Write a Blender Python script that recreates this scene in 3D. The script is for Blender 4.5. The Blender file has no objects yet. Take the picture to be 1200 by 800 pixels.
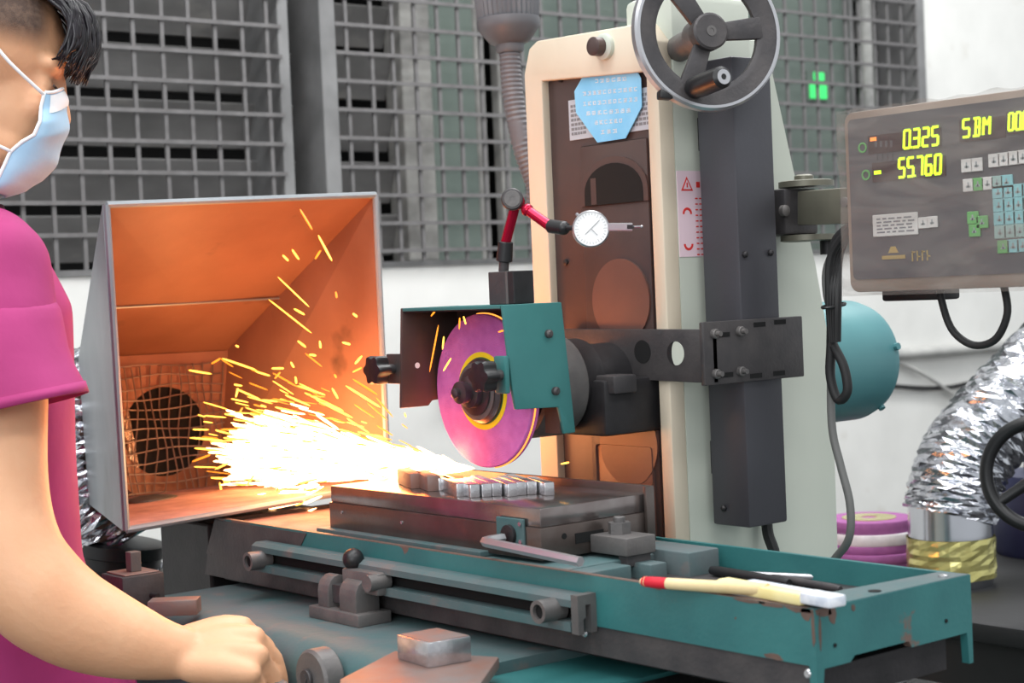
import bpy, bmesh, math, random
from mathutils import Vector, Matrix, Quaternion
random.seed(7)
PI = math.pi
SC = bpy.context.scene
COL = SC.collection
V = Vector
# ------------------------------------------------------------------ camera
# world: x along the grinder table, y into the machine, z up; z = 0 is the rim of the table trough, the floor lies at z = -0.95
TH, PITCH, ROLL, FPX = math.radians(51.0), math.radians(-1.71), math.radians(-2.467), 2011.4
CP = V((.9676, -1.0999, .2809))
CF = V((-math.sin(TH)*math.cos(PITCH), math.cos(TH)*math.cos(PITCH), math.sin(PITCH)))
_r = V((math.cos(TH), math.sin(TH), 0)); _u = _r.cross(CF)
CR = _r*math.cos(ROLL) + _u*math.sin(ROLL)
CU = -_r*math.sin(ROLL) + _u*math.cos(ROLL)
cam = bpy.data.cameras.new('camera'); camo = bpy.data.objects.new('camera', cam); COL.objects.link(camo)
camo.matrix_world = Matrix((( CR.x, CU.x, -CF.x, CP.x), (CR.y, CU.y, -CF.y, CP.y), (CR.z, CU.z, -CF.z, CP.z), (0, 0, 0, 1)))
cam.sensor_width = 36; cam.lens = 36*FPX/1200; cam.clip_start = .05; cam.clip_end = 60
cam.dof.use_dof = True; cam.dof.focus_distance = 2.0; cam.dof.aperture_fstop = 8
SC.camera = camo
# ------------------------------------------------------------------ light
SC.view_settings.view_transform = 'Standard'; SC.view_settings.look = 'None'
SC.view_settings.gamma = 1; SC.view_settings.use_curve_mapping = False
SC.view_settings.exposure = 0.0
w = bpy.data.worlds.new('workshop'); SC.world = w; w.use_nodes = True
w.node_tree.nodes['Background'].inputs[0].default_value = (.93, .97, 1, 1)
w.node_tree.nodes['Background'].inputs[1].default_value = .75
def area(name, loc, sx, sy, power, col=(1, 1, 1), target=None):
    l = bpy.data.lights.new(name, 'AREA'); l.shape = 'RECTANGLE'; l.size = sx; l.size_y = sy; l.energy = power; l.color = col
    o = bpy.data.objects.new(name, l); COL.objects.link(o); o.location = loc
    if target is not None: o.rotation_euler = (V(target)-V(loc)).to_track_quat('-Z', 'Y').to_euler()
    return o
area('ceiling_lamp_row', (-.6, -.6, 2.3), .5, 4.5, 70)
area('ceiling_lamp_row', (1.3, -.2, 2.3), .5, 4.5, 60)
area('ceiling_lamp_row', (-1.2, 2.2, 2.3), .5, 3.0, 60)
area('daylight_area', (2.2, -3.6, 1.3), 2.5, 1.6, 60, (.96, .98, 1), (-.4, .2, .1))  # daylight as a bare area light, no window built here

# ------------------------------------------------------------------ pixel -> place on a known plane
def ray(px, py): return CF*FPX + CR*(px-600) + CU*(400-py)
def ax_(px, py, k, v): d = ray(px, py); return CP + d*((v-CP[k])/d[k])
def at_x(px, py, v): return ax_(px, py, 0, v)
def at_y(px, py, v): return ax_(px, py, 1, v)
def at_z(px, py, v): return ax_(px, py, 2, v)
def at_d(px, py, dist): return CP + ray(px, py)*(dist/FPX)

# ------------------------------------------------------------------ materials
def lin(c):
    r = []
    for v in c[:3]:
        v = v/255.
        r.append(v/12.92 if v <= .04045 else ((v+.055)/1.055)**2.4)
    return (r[0], r[1], r[2], 1)
MATS = {}
def mat(name, col, rough=.5, metal=0, col2=None, scale=20, lo=.4, hi=.6, bump=0, bscale=None, col3=None, scale3=6, lo3=.6, hi3=.66, stretch=None, spec=.5, detail=6):
    m = bpy.data.materials.new(name); m.use_nodes = True; nt = m.node_tree; N = nt.nodes; L = nt.links
    b = N['Principled BSDF']; b.inputs['Roughness'].default_value = rough; b.inputs['Metallic'].default_value = metal
    b.inputs['Specular IOR Level'].default_value = spec
    b.inputs['Base Color'].default_value = lin(col)
    tc = N.new('ShaderNodeTexCoord'); mp = N.new('ShaderNodeMapping'); L.new(tc.outputs['Object'], mp.inputs[0])
    if stretch: mp.inputs['Scale'].default_value = stretch
    def noise(sc, dt=detail):
        n = N.new('ShaderNodeTexNoise'); n.inputs['Scale'].default_value = sc; n.inputs['Detail'].default_value = dt
        L.new(mp.outputs[0], n.inputs['Vector']); return n
    def ramp(n, lo, hi):
        r = N.new('ShaderNodeValToRGB'); r.color_ramp.elements[0].position = lo; r.color_ramp.elements[1].position = hi
        L.new(n.outputs['Fac'], r.inputs[0]); return r
    cur = None
    if col2:
        r = ramp(noise(scale), lo, hi); r.color_ramp.elements[0].color = lin(col); r.color_ramp.elements[1].color = lin(col2)
        cur = r.outputs[0]
    if col3:
        r = ramp(noise(scale3), lo3, hi3); mx = N.new('ShaderNodeMix'); mx.data_type = 'RGBA'
        L.new(r.outputs[0], mx.inputs['Factor'])
        if cur: L.new(cur, mx.inputs['A'])
        else: mx.inputs['A'].default_value = lin(col)
        mx.inputs['B'].default_value = lin(col3); cur = mx.outputs['Result']
    if cur: L.new(cur, b.inputs['Base Color'])
    if bump:
        bp = N.new('ShaderNodeBump'); bp.inputs['Strength'].default_value = bump; bp.inputs['Distance'].default_value = .002
        L.new(noise(bscale or scale*3).outputs['Fac'], bp.inputs['Height']); L.new(bp.outputs[0], b.inputs['Normal'])
    MATS[name] = m; return m
def emit(name, col, s):
    m = bpy.data.materials.new(name); m.use_nodes = True; b = m.node_tree.nodes['Principled BSDF']
    b.inputs['Base Color'].default_value = (0, 0, 0, 1); b.inputs['Emission Color'].default_value = (*col, 1); b.inputs['Emission Strength'].default_value = s
    MATS[name] = m; return m
mat('teal', (50, 112, 112), .45, 0, (42, 98, 100), 14, .35, .7, .15, 160, (104, 86, 78), 11, .655, .67)
mat('worn_brown', (112, 90, 80), .6, .2, (92, 76, 70), 40, .35, .7)
mat('teal_smooth', (58, 122, 120), .42, 0, (46, 106, 106), 8, .3, .7, .1, 120)
mat('teal_dusty', (92, 100, 102), .6, 0, (62, 96, 98), 10, .35, .65, .2, 140, (118, 100, 94), 30, .6, .8)
mat('teal_motor', (86, 142, 146), .45, 0, (70, 124, 130), 6, .3, .7)
mat('dark_iron', (66, 64, 66), .5, .35, (84, 80, 80), 25, .35, .7, .25, 200)
mat('black_iron', (34, 33, 35), .5, .3, (50, 48, 50), 25, .3, .7, .2, 200)
mat('grey_cast', (94, 92, 92), .5, .35, (112, 108, 106), 30, .3, .7, .2, 260)
mat('chuck_steel', (112, 104, 100), .32, .75, (92, 80, 76), 14, .35, .7, .1, 200, (124, 92, 84), 18, .62, .75)
mat('chuck_top', (150, 142, 140), .22, .85, (128, 116, 114), 30, .35, .7, .04, 300)
mat('bright_steel', (205, 205, 208), .25, .85, (170, 170, 174), 60, .35, .7, .1, 300)
mat('rusty_steel', (140, 104, 92), .5, .4, (126, 120, 118), 20, .35, .65, .1, 200)
mat('chrome', (225, 226, 230), .12, 1)
mat('satin_aluminium', (198, 198, 202), .3, .8)
mat('cream', (204, 208, 196), .5, 0, (192, 198, 186), 5, .3, .7, .1, 60, (140, 128, 106), 7, .74, .78, (1, 1, .45))
mat('cream_edge', (222, 210, 190), .5, 0, (206, 192, 170), 8, .3, .7, .1, 60, (136, 112, 92), 12, .72, .76, (1, 1, .5))
mat('brown_plate', (86, 68, 64), .42, .25, (66, 54, 54), 9, .3, .7, .1, 120)
mat('disc_plate', (112, 82, 74), .45, .2, (92, 70, 66), 9, .3, .7, .1, 120)
mat('post_grey', (76, 76, 82), .45, .3, (66, 65, 70), 6, .3, .7, .1, 120)
mat('hole_black', (8, 8, 9), .9)
mat('black_plastic', (26, 26, 28), .4)
mat('black_rubber', (30, 30, 31), .6)
mat('grey_rubber', (104, 104, 102), .5)
mat('wheel_purple', (196, 104, 178), .85, 0, (180, 88, 162), 60, .35, .7, .5, 900)
mat('wheel_side', (166, 88, 158), .9, 0, (148, 74, 142), 60, .35, .7, .5, 900)
mat('spare_pink', (156, 92, 148), .9, 0, (140, 80, 134), 60, .35, .7)
mat('wheel_white', (226, 222, 226), .9, 0, (205, 200, 205), 50, .35, .7)
mat('label_yellow', (238, 206, 30), .55)
mat('label_green', (60, 96, 60), .6)
mat('hub_steel', (96, 86, 88), .35, .7, (74, 66, 68), 40, .35, .7)
mat('sheet_galv', (156, 162, 166), .42, .45, (138, 144, 150), 7, .3, .7, .08, 40, (112, 110, 110), 3, .62, .75)
mat('sheet_inside', (160, 116, 94), .5, .25, (126, 84, 64), 5, .35, .7, .15, 30, (96, 70, 56), 7, .64, .72)  # rust-stained sheet, with some orange spark glow put into the colour
mat('red_dust', (178, 128, 118), .95, 0, (138, 96, 90), 22, .35, .7, .5, 120)
mat('wire', (140, 124, 116), .5, .6)
mat('grille', (124, 122, 122), .5, .3, (104, 102, 102), 30, .3, .7)
mat('frame_grey', (140, 140, 140), .5, .2, (112, 112, 112), 10, .3, .7)
mat('louvre', (112, 111, 110), .8, 0, (84, 83, 82), 9, .3, .7, .5, 30, (118, 116, 112), 14, .58, .75, (1, .5, 1))
mat('dark_room', (30, 30, 30), .9)
mat('pane_glass', (116, 128, 120), .25, 0, (100, 112, 106), 3, .3, .7)
mat('mullion_grey', (158, 157, 153), .8, 0, (118, 117, 114), 14, .35, .7)
mat('pillar_white', (190, 190, 186), .8, 0, (160, 160, 158), 10, .35, .7)
mat('wall_white', (232, 232, 228), .85, 0, (220, 220, 216), 5, .35, .7, .2, 30, (196, 190, 178), 4, .66, .8)
mat('floor_grey', (96, 96, 96), .6, 0, (78, 78, 78), 3, .3, .7)
mat('foil', (214, 216, 222), .16, 1, (170, 172, 180), 60, .35, .7, 1.0, 70)
mat('foil_smooth', (200, 202, 208), .2, 1, None, 20)
mat('tape_yellow', (214, 208, 140), .2, .6, (196, 188, 116), 30, .35, .7, .6, 60)
mat('wood_pale', (226, 206, 160), .6, 0, (212, 190, 140), 30, .35, .7)
mat('paint_red', (206, 26, 48), .4)
mat('brush_yellow', (238, 226, 170), .6, 0, (228, 212, 146), 30, .35, .7)
mat('bristle_white', (226, 230, 236), .5, 0, (196, 204, 216), 80, .4, .6)
mat('anodised_red', (176, 14, 52), .22, .65)
mat('dial_white', (240, 240, 240), .4)
mat('ink_grey', (120, 120, 124), .6)
mat('print_soft', (150, 156, 156), .6)
mat('ink_red', (214, 50, 46), .6)
mat('sticker_blue', (118, 190, 232), .45, 0, (140, 204, 240), 20, .4, .6)
mat('sticker_white', (226, 230, 236), .5)
mat('sticker_plate', (186, 190, 198), .4, .3)
mat('sticker_pink', (232, 206, 216), .45)
mat('print_yellow', (222, 228, 120), .5)
mat('dro_panel', (92, 90, 92), .4, 0, (78, 76, 79), 6, .3, .7)
mat('dro_frame', (150, 136, 124), .45, 0, (128, 112, 100), 8, .3, .7)
mat('dro_window', (62, 44, 44), .3)
mat('key_white', (206, 204, 200), .5)
mat('key_green', (100, 166, 96), .5)
mat('key_blue', (132, 190, 194), .5)
mat('key_teal_grey', (150, 178, 172), .5)
mat('print_gold', (170, 146, 90), .4)
mat('lamp_grey', (104, 104, 108), .45, 0, (94, 94, 98), 20, .3, .7)
mat('hose_grey', (112, 108, 110), .5, 0, (98, 94, 98), 30, .3, .7)
mat('bench_dark', (30, 30, 32), .6, .1, (24, 24, 26), 7, .3, .7, .2, 50)
mat('dark_blue', (30, 36, 70), .5)
mat('bracket_olive', (124, 122, 108), .45, .3, (104, 102, 90), 14, .3, .7)
mat('skin', (222, 170, 132), .5, 0, (214, 158, 120), 14, .35, .7, .25, 140, (200, 138, 108), 10, .62, .85)
MATS['skin'].node_tree.nodes['Principled BSDF'].inputs['Subsurface Weight'].default_value = .08
MATS['skin'].node_tree.nodes['Principled BSDF'].inputs['Subsurface Radius'].default_value = (.02, .008, .004)
mat('hair_black', (24, 22, 26), .28, 0, (40, 36, 42), 120, .4, .6)
mat('hair_stubble', (96, 78, 68), .8, 0, (66, 54, 50), 160, .4, .6)
mat('lash', (50, 28, 24), .6)
mat('shirt_magenta', (164, 46, 110), .8, 0, (152, 38, 100), 12, .3, .7, .7, 22)
mat('shirt_dark', (92, 18, 60), .9)
mat('trousers', (44, 44, 54), .9, 0, (36, 36, 46), 20, .3, .7)
mat('shoe_black', (26, 26, 28), .5)
mat('mask_blue', (178, 212, 236), .7, 0, (160, 200, 230), 14, .3, .7, .2, 120)
mat('mask_white', (240, 243, 246), .7)
emit('digit_lime', (.62, 1, .02), 2.2); emit('led_orange', (1, .25, .05), 2.0); emit('led_red', (1, .04, .06), 2.0); emit('reflection_green', (.08, 1, .25), 1.1)
emit('spark_core', (1, .50, .20), 13); emit('spark_yellow', (1, .48, .06), 4.2); emit('spark_orange', (1, .28, .02), 2.2); emit('rim_glow', (1, .33, .05), 2.0)

# ------------------------------------------------------------------ object helpers
def link(o, parent=None):
    COL.objects.link(o)
    if parent is not None: o.parent = parent
    return o
def tag(o, label=None, cat=None, group=None, kind=None):
    for k, v in (('label', label), ('category', cat), ('group', group), ('kind', kind)):
        if v: o[k] = v
    return o
def thing(name, label, cat, loc=(0, 0, 0), group=None):
    o = bpy.data.objects.new(name, None); o.empty_display_size = .02; COL.objects.link(o); o.location = loc
    return tag(o, label, cat, group)
def frame(axis):
    a = V(axis).normalized(); h = V((0, 0, 1)) if abs(a.z) < .9 else V((1, 0, 0))
    u = h.cross(a).normalized(); return u, a.cross(u).normalized(), a
class MB:
    def __init__(s): s.b = bmesh.new()
    def box(s, lo, hi, bev=0, M=None):
        lo = V(lo); hi = V(hi); c = (lo+hi)/2; d = hi-lo
        r = bmesh.ops.create_cube(s.b, size=1)['verts']
        bmesh.ops.scale(s.b, vec=(abs(d.x), abs(d.y), abs(d.z)), verts=r); bmesh.ops.translate(s.b, vec=c, verts=r)
        if bev:
            es = list({e for v in r for e in v.link_edges})
            q = bmesh.ops.bevel(s.b, geom=es, offset=bev, segments=2, profile=.5, affect='EDGES')
            r = list({v for f in q['faces'] for v in f.verts} | {v for v in r if v.is_valid})
        if M is not None: bmesh.ops.transform(s.b, matrix=M, verts=r)
        return s
    def obox(s, c, u, v, n, a, b, h, bev=0):
        M = Matrix((( u[0], v[0], n[0], c[0]), (u[1], v[1], n[1], c[1]), (u[2], v[2], n[2], c[2]), (0, 0, 0, 1)))
        return s.box((-a/2, -b/2, -h/2), (a/2, b/2, h/2), bev, M)
    def prism(s, pts, off, bev=0):
        off = V(off); n = len(pts); a = [s.b.verts.new(V(p)) for p in pts]; c = [s.b.verts.new(V(p)+off) for p in pts]
        fs = [s.b.faces.new(a), s.b.faces.new(c[::-1])]
        for i in range(n): fs.append(s.b.faces.new((a[i], c[i], c[(i+1) % n], a[(i+1) % n])))
        if bev:
            bmesh.ops.recalc_face_normals(s.b, faces=fs)
            bmesh.ops.bevel(s.b, geom=list({e for f in fs for e in f.edges}), offset=bev, segments=2, profile=.5, affect='EDGES')
        return s
    def rings(s, rs, cap=True, close=False):
        vs = [[s.b.verts.new(V(p)) for p in r] for r in rs]; n = len(vs[0])
        m = len(vs)
        for i in range(m if close else m-1):
            A, B = vs[i], vs[(i+1) % m]
            for j in range(n): s.b.faces.new((A[j], A[(j+1) % n], B[(j+1) % n], B[j]))
        if cap and not close: s.b.faces.new(vs[0][::-1]); s.b.faces.new(vs[-1])
        return s
    def lathe(s, c, axis, prof, n=32, cap=True, ph=0):
        u, v, a = frame(axis); c = V(c)
        return s.rings([[c+a*h+(u*math.cos(ph+2*PI*k/n)+v*math.sin(ph+2*PI*k/n))*max(r, 1e-5) for k in range(n)] for r, h in prof], cap)
    def cyl(s, p, q, r, n=20, r2=None, bev=0):
        p = V(p); q = V(q); h = (q-p).length; r2 = r if r2 is None else r2
        pr = [(r-bev, 0), (r, bev), (r2, h-bev), (r2-bev, h)] if bev else [(r, 0), (r2, h)]
        return s.lathe(p, q-p, pr, n)
    def tube(s, pts, rad, n=12, cap=True):
        pts = [V(p) for p in pts]; m = len(pts); rs = []
        t0 = (pts[1]-pts[0]).normalized(); u, v, _ = frame(t0)
        for i, p in enumerate(pts):
            t = (pts[min(i+1, m-1)]-pts[max(i-1, 0)]).normalized()
            q = t0.rotation_difference(t); u = q @ u; v = q @ v; t0 = t
            r = rad[i] if isinstance(rad, (list, tuple)) else rad
            rs.append([p+(u*math.cos(2*PI*k/n)+v*math.sin(2*PI*k/n))*r for k in range(n)])
        return s.rings(rs, cap)
    def sphere(s, c, r, sub=2, sc=(1, 1, 1), M=None):
        q = bmesh.ops.create_icosphere(s.b, subdivisions=sub, radius=r)['verts']
        bmesh.ops.scale(s.b, vec=sc, verts=q)
        if M is not None: bmesh.ops.transform(s.b, matrix=M, verts=q)
        bmesh.ops.translate(s.b, vec=V(c), verts=q); return s
    def grid(s, f, nu, nv, closeu=False):
        vs = [[s.b.verts.new(V(f(i/(nu if closeu else nu-1), j/(nv-1)))) for j in range(nv)] for i in range(nu)]
        for i in range(nu if closeu else nu-1):
            for j in range(nv-1): s.b.faces.new((vs[i][j], vs[(i+1) % nu][j], vs[(i+1) % nu][j+1], vs[i][j+1]))
        return s
    def ring(s, c, axis, ro, ri, h, n=40):
        u, v, a = frame(axis); c = V(c)
        return s.rings([[c+a*hh+(u*math.cos(2*PI*k/n)+v*math.sin(2*PI*k/n))*r for k in range(n)] for r, hh in ((ro, 0), (ro, h), (ri, h), (ri, 0))], False, True)
    def build(s, name, m, parent=None, smooth=False, recalc=True, solid=0):
        if recalc: bmesh.ops.recalc_face_normals(s.b, faces=s.b.faces[:])
        me = bpy.data.meshes.new(name); s.b.to_mesh(me); s.b.free()
        if m: me.materials.append(MATS[m])
        o = bpy.data.objects.new(name, me); link(o, parent)
        if parent is not None:
            q = parent; off = V((0, 0, 0))
            while q is not None: off += q.location; q = q.parent
            me.transform(Matrix.Translation(-off))
        if smooth:
            for p in me.polygons: p.use_smooth = True
            if smooth != 'all':
                me.set_sharp_from_angle(angle=math.radians(38))
        if solid:
            md = o.modifiers.new('thickness', 'SOLIDIFY'); md.thickness = solid; md.offset = 0
        return o
def bez(pts, n=40):
    """Catmull-Rom through the points"""
    P = [V(p) for p in pts]; P = [P[0]*2-P[1]]+P+[P[-1]*2-P[-2]]; out = []; k = len(P)-3
    for i in range(n):
        t = i/(n-1)*k; j = min(int(t), k-1); t -= j; a, b, c, d = P[j:j+4]
        out.append(.5*((2*b)+(c-a)*t+(2*a-5*b+4*c-d)*t*t+(3*b-a-3*c+d)*t**3))
    return out
def struct(o, label=None): 
    o['kind'] = 'structure'
    if label: o['label'] = label
    return o
X, Y, Z = V((1, 0, 0)), V((0, 1, 0)), V((0, 0, 1))

# ================================================================== the room
WX = -2.2; SILL = .345; TOP = 2.3; FLOOR = -.95
struct(MB().box((-4, -4, FLOOR-.05), (4, 7, FLOOR)).build('floor', 'floor_grey'))
wl = struct(MB().box((WX-.14, -4, FLOOR), (WX, 7, SILL)).box((WX-.14, 3.045, SILL), (WX, 7, TOP+.5)).box((WX-.14, -4, SILL), (WX, -.6, TOP+.5))
            .box((WX-.14, -.6, 1.6), (WX, 3.045, TOP+.5)).build('wall_left', 'wall_white'))
MB().box((WX-.16, -.6, SILL), (WX+.006, 3.045, SILL+.012)).build('sill_ledge', 'frame_grey', wl)
struct(MB().box((WX-.62, -4, FLOOR), (WX-.60, 7, TOP+.5)).build('wall_back', 'dark_room'))
def window(n, y0, y1): 
    o = bpy.data.objects.new('window_%d' % n, None); COL.objects.link(o); o['kind'] = 'structure'; return o
w1 = window(1, -.6, .97); w2 = window(2, .97, 3.045)
MB().box((WX-.12, .845, SILL+.012), (WX+.02, .872, 1.6), .003).build('window_frame', 'frame_grey', w1)
MB().box((WX-.13, .872, SILL+.012), (WX-.06, .885, 1.6)).build('window_jamb', 'frame_grey', w1)
MB().box((WX-.12, .945, SILL+.012), (WX+.03, .985, 1.6), .003).build('window_frame', 'frame_grey', w2)
MB().box((WX-.12, 3.01, SILL+.012), (WX+.03, 3.045, 1.6), .003).build('window_frame', 'frame_grey', w2)
sl = None
def slats(par, y0, y1, xx):
    z = SILL+.03; k = 0
    while z < 1.5:
        rr = random.uniform(-.004, .004)
        me = MB().prism([(xx-.035, y0, z), (xx-.022, y0, z), (xx+.012, y0, z+.094+rr), (xx-.001, y0, z+.098+rr)], (0, y1-y0, 0), .002).build('slat', 'louvre', par)
        z += .1195; k += 1
slats(w1, -.6, .945, WX-.10); slats(w2, .985, 1.215, WX-.10)
MB().box((WX-.12, 1.215, SILL+.012), (WX-.05, 1.30, 1.6), .004).build('mullion', 'mullion_grey', w2)
for y0, y1 in ((1.30, 1.46), (1.56, 2.15), (2.165, 2.83)):
    MB().box((WX-.10, y0, SILL+.012), (WX-.094, y1, 1.6)).build('pane', 'pane_glass', w2)
MB().box((WX-.12, 1.46, SILL+.012), (WX-.09, 1.49, 1.6), .004).build('mullion', 'mullion_grey', w2)
MB().box((WX-.12, 1.53, SILL+.012), (WX-.09, 1.56, 1.6), .004).build('mullion', 'mullion_grey', w2)
MB().box((WX-.12, 2.15, SILL+.012), (WX-.08, 2.165, 1.6), .002).build('mullion', 'frame_grey', w2)
MB().box((WX-.11, 2.83, SILL+.012), (WX-.07, 2.845, 1.6), .002).build('mullion', 'frame_grey', w2)
slats(w2, 2.92, 3.01, WX-.12)
tag(MB().cyl((WX-.055, 2.88, SILL+.012), (WX-.055, 2.88, 1.6), .018, 16).build('drain_pipe', 'pillar_white', None, True), 'pale vertical pipe behind the grille near the bare white wall', 'pipe')
g = thing('green_reflection', 'green reflection in the window glass behind the grille, built as glowing patches', 'lamp', (WX-.08, 2.5, .7))  # green reflection on the pane, imitated by added glowing patches
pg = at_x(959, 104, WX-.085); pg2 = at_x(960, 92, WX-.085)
MB().box((WX-.088, pg.y-.035, pg.z-.028), (WX-.082, pg.y+.035, pg.z+.012), .002).build('lens', 'reflection_green', g)  # glowing patch standing for the reflection, not a lamp lens
MB().box((WX-.088, pg2.y-.022, pg2.z-.006), (WX-.083, pg2.y+.022, pg2.z+.018), .002).build('lens', 'reflection_green', g)  # smaller glowing patch of the same reflection
MB().box((WX-.094, pg.y-.045, pg.z-.035), (WX-.088, pg.y+.045, pg.z+.05)).build('backing', 'pane_glass', g)

def grille(label, y0, y1, yph, zph, z1=1.58):
    t = thing('window_grille', label, 'grille', (WX+.02, y0, SILL+.012))
    P = .0622
    k = math.ceil((y0+.01-yph)/P)
    hv = hz = None
    while yph+k*P < y1-.005:
        if hv is None: hv = MB().box((-.003, -.0042, 0), (.003, .0042, z1-SILL-.012)).build('vertical_bar', 'grille', None); hv.parent = t
        else: hv2 = hv.copy(); COL.objects.link(hv2); hv2.parent = t; hv = hv2
        hv.location = (random.uniform(-.002, .002), yph+k*P-y0+random.uniform(-.002, .002), 0); k += 1
    k = math.ceil((SILL+.02-zph)/P)
    while zph+k*P < z1:
        if hz is None: hz = MB().box((-.003, 0, -.0042), (.003, y1-y0, .0042)).build('horizontal_bar', 'grille', None); hz.parent = t
        else: h2 = hz.copy(); COL.objects.link(h2); h2.parent = t; hz = h2
        hz.location = (.006, 0, zph+k*P-SILL-.012+random.uniform(-.001, .001)); k += 1
    return t
a = at_x(159.6, 129, WX+.02); grille('grey square-mesh window grille over the dusty louvres with no clear glass', -.58, .848, a.y, a.z)
a = at_x(437, 130, WX+.02); grille('long grey square-mesh window grille behind the column and gooseneck hose', .985, 3.015, a.y, a.z)
# services on the wall
p0 = at_x(1030, 417, WX+.02); p1 = at_x(1200, 403, WX+.02); dd = (p1-p0)
tag(MB().tube([p0-dd*2.2, p0, p1, p1+dd*1.5], .016, 14).build('wall_conduit', 'pillar_white', None, True), 'pale horizontal conduit running along the white wall', 'conduit')
tag(MB().tube(bez([at_x(980, 440, WX+.012), at_x(1045, 452, WX+.012), at_x(1110, 454, WX+.012), at_x(1165, 440, WX+.012), at_x(1230, 420, WX+.012)], 24), .007, 8).build('wall_cable', 'black_rubber', None, True), 'thin dark cable sagging along the white wall below the conduit', 'cable')
tag(MB().tube(bez([at_x(1045, 420, WX+.02), at_x(1085, 440, WX+.02), at_x(1140, 478, WX+.02)], 12), .006, 8).build('slanting_cable', 'pillar_white', None, True), 'pale cable slanting down the wall under the conduit', 'cable')

# ================================================================== surface grinder
G = thing('surface_grinder', 'teal and cream surface grinding machine with a pink wheel and a long table', 'machine', (-.5, .2, FLOOR))
# --- base and saddle (mostly below the picture)
MB().box((-.95, -.02, FLOOR), (-.15, .62, -.28), .012).build('base_cabinet', 'teal', G, True)
def sad(t, v):
    return None
SZ = -.086
# saddle: top plate with rounded front edge
prof = [(.20, SZ)] + [(-.105-.035*math.sin(k*PI/12), SZ-.035+.035*math.cos(k*PI/12)) for k in range(0, 7)] + [(-.142, -.30), (.20, -.30)]
sadl = MB().prism([(-1.0, y, z) for y, z in prof], (.64, 0, 0)).build('saddle', 'teal_dusty', G, True)
MB().prism([(-.362, y*.98+.004, z-.012) for y, z in prof], (.12, 0, 0)).build('saddle_end', 'teal', sadl, True)
MB().box((-.24, .01, -.30), (.0, .2, -.10), .006).build('saddle_way', 'black_iron', sadl)
c = at_y(385, 786, -.142)
MB().cyl((c.x, -.165, c.z-.004), (c.x, -.14, c.z-.004), .030, 32, bev=.003).build('bearing_boss', 'grey_cast', sadl, True)
MB().cyl((c.x-.004, -.169, c.z-.004), (c.x-.004, -.165, c.z-.004), .010, 20, bev=.001).cyl((c.x-.004, -.170, c.z-.004), (c.x-.004, -.1685, c.z-.004), .005, 6).build('bolt', 'dark_iron', sadl, True)
# feed handwheel held by the operator
hw = V((-.612, -.166, -.215))
o = MB().lathe(hw+V((0, .03, 0)), -Y, [(.012, 0), (.012, .02), (.022, .022), (.022, .05), (.01, .052)], 20).build('feed_handwheel', 'grey_cast', G, True)
MB().ring(hw, -Y, .098, .084, .012, 48).build('rim', 'grey_cast', o, True)
for k in range(3):
    t = .5+2*PI*k/3; MB().cyl(hw-Y*.006, hw-Y*.006+V((math.cos(t), 0, math.sin(t)))*.086, .008, 10).build('spoke', 'grey_cast', o, True)
MB().cyl((-.632, -.170, -.128), (-.596, -.235, -.132), .010, 16, bev=.002).build('grip', 'black_plastic', o, True)
# --- table
TL, TW = 1.022, .217
tb = MB().box((-.83, .024, -.052), (-.352, .19, -.0045), .002)
# T-slot rails that stick out on the right
tb.box((-.40, .030, -.030), (-.325, .092, -.006), .002).box((-.40, .030, -.050), (-.335, .192, -.032), .002).box((-.40, .112, -.030), (-.318, .136, -.008), .002).box((-.40, .150, -.036), (-.300, .195, .001), .002)
table = tb.build('table', 'teal_dusty', G, True)
MB().prism([(-TL, 0, 0), (-.008, 0, 0), (-.008, 0, -.049), (-TL-.028, 0, -.049)], (0, .008, 0)).build('trough_front', 'teal', table)
MB().box((-TL, TW-.006, -.049), (-.008, TW, 0)).build('trough_back', 'teal', table)
MB().box((-TL, .008, -.032), (-.009, TW-.006, -.024)).build('trough_floor', 'dark_iron', table)
eb = at_z(978, 697, 0)
# right end: wide flat rim and notched end plate
MB().prism([(0, 0, 0), (0, TW, 0), (0, TW, -.082), (0, TW-.006, -.082), (0, TW-.008, -.053), (0, .128, -.053), (0, .124, -.047), (0, .05, -.047), (0, .044, -.052), (0, .010, -.052), (0, .006, -.082), (0, 0, -.082)], (-.008, 0, 0)).build('end_plate', 'teal', table)
MB().prism([(-.001, .0005, .0005), (-.001, TW-.0005, .0005), (-.030, TW-.006, .0005), (-.046, .008, .0005)], (0, 0, -.006)).build('end_rim', 'teal_dusty', table)
for px, py in ((968, 702), (1105, 675)):
    q = at_z(px, py, .001); MB().lathe((q.x, q.y, 0), Z, [(.0045, 0), (.0045, .002), (.002, .003)], 12).build('rim_screw', 'bright_steel', table, True)
q = at_z(1025, 692, .001); MB().cyl((q.x, q.y, -.001), (q.x, q.y, .0012), .006, 14).build('rim_hole', 'hole_black', table)
for y, z in ((.024, -.034), (.178, -.037)):
    MB().cyl((-.001, y, z), (.0012, y, z), .0018, 10).build('rivet', 'hole_black', table)
def wear(pts, name, par, axis_off):
    return MB().prism(pts, axis_off).build(name, 'worn_brown', par)
random.seed(4)
MB().prism([(-TL, .0005, .0), (-.008, .0005, .0), (-.008, .0075, .0), (-TL, .0075, .0)], (0, 0, .0006)).build('worn_rim', 'worn_brown', table)
def blob(px, py, w_, h_, plane, n=11):
    q = at_y(px, py, 0) if plane == 'y' else at_x(px, py, 0); P = []
    for k in range(n):
        t = 2*PI*k/n; r = random.uniform(.65, 1.1); a = w_*r*math.cos(t); b = h_*r*math.sin(t)
        P.append((q.x+a, -.0003, min(q.z+b, 0)) if plane == 'y' else (.0003, max(q.y+a, .0004), min(q.z+b, 0)))
    wear(P, 'paint_chip', table, (0, .0003, 0) if plane == 'y' else (-.0003, 0, 0))
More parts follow.
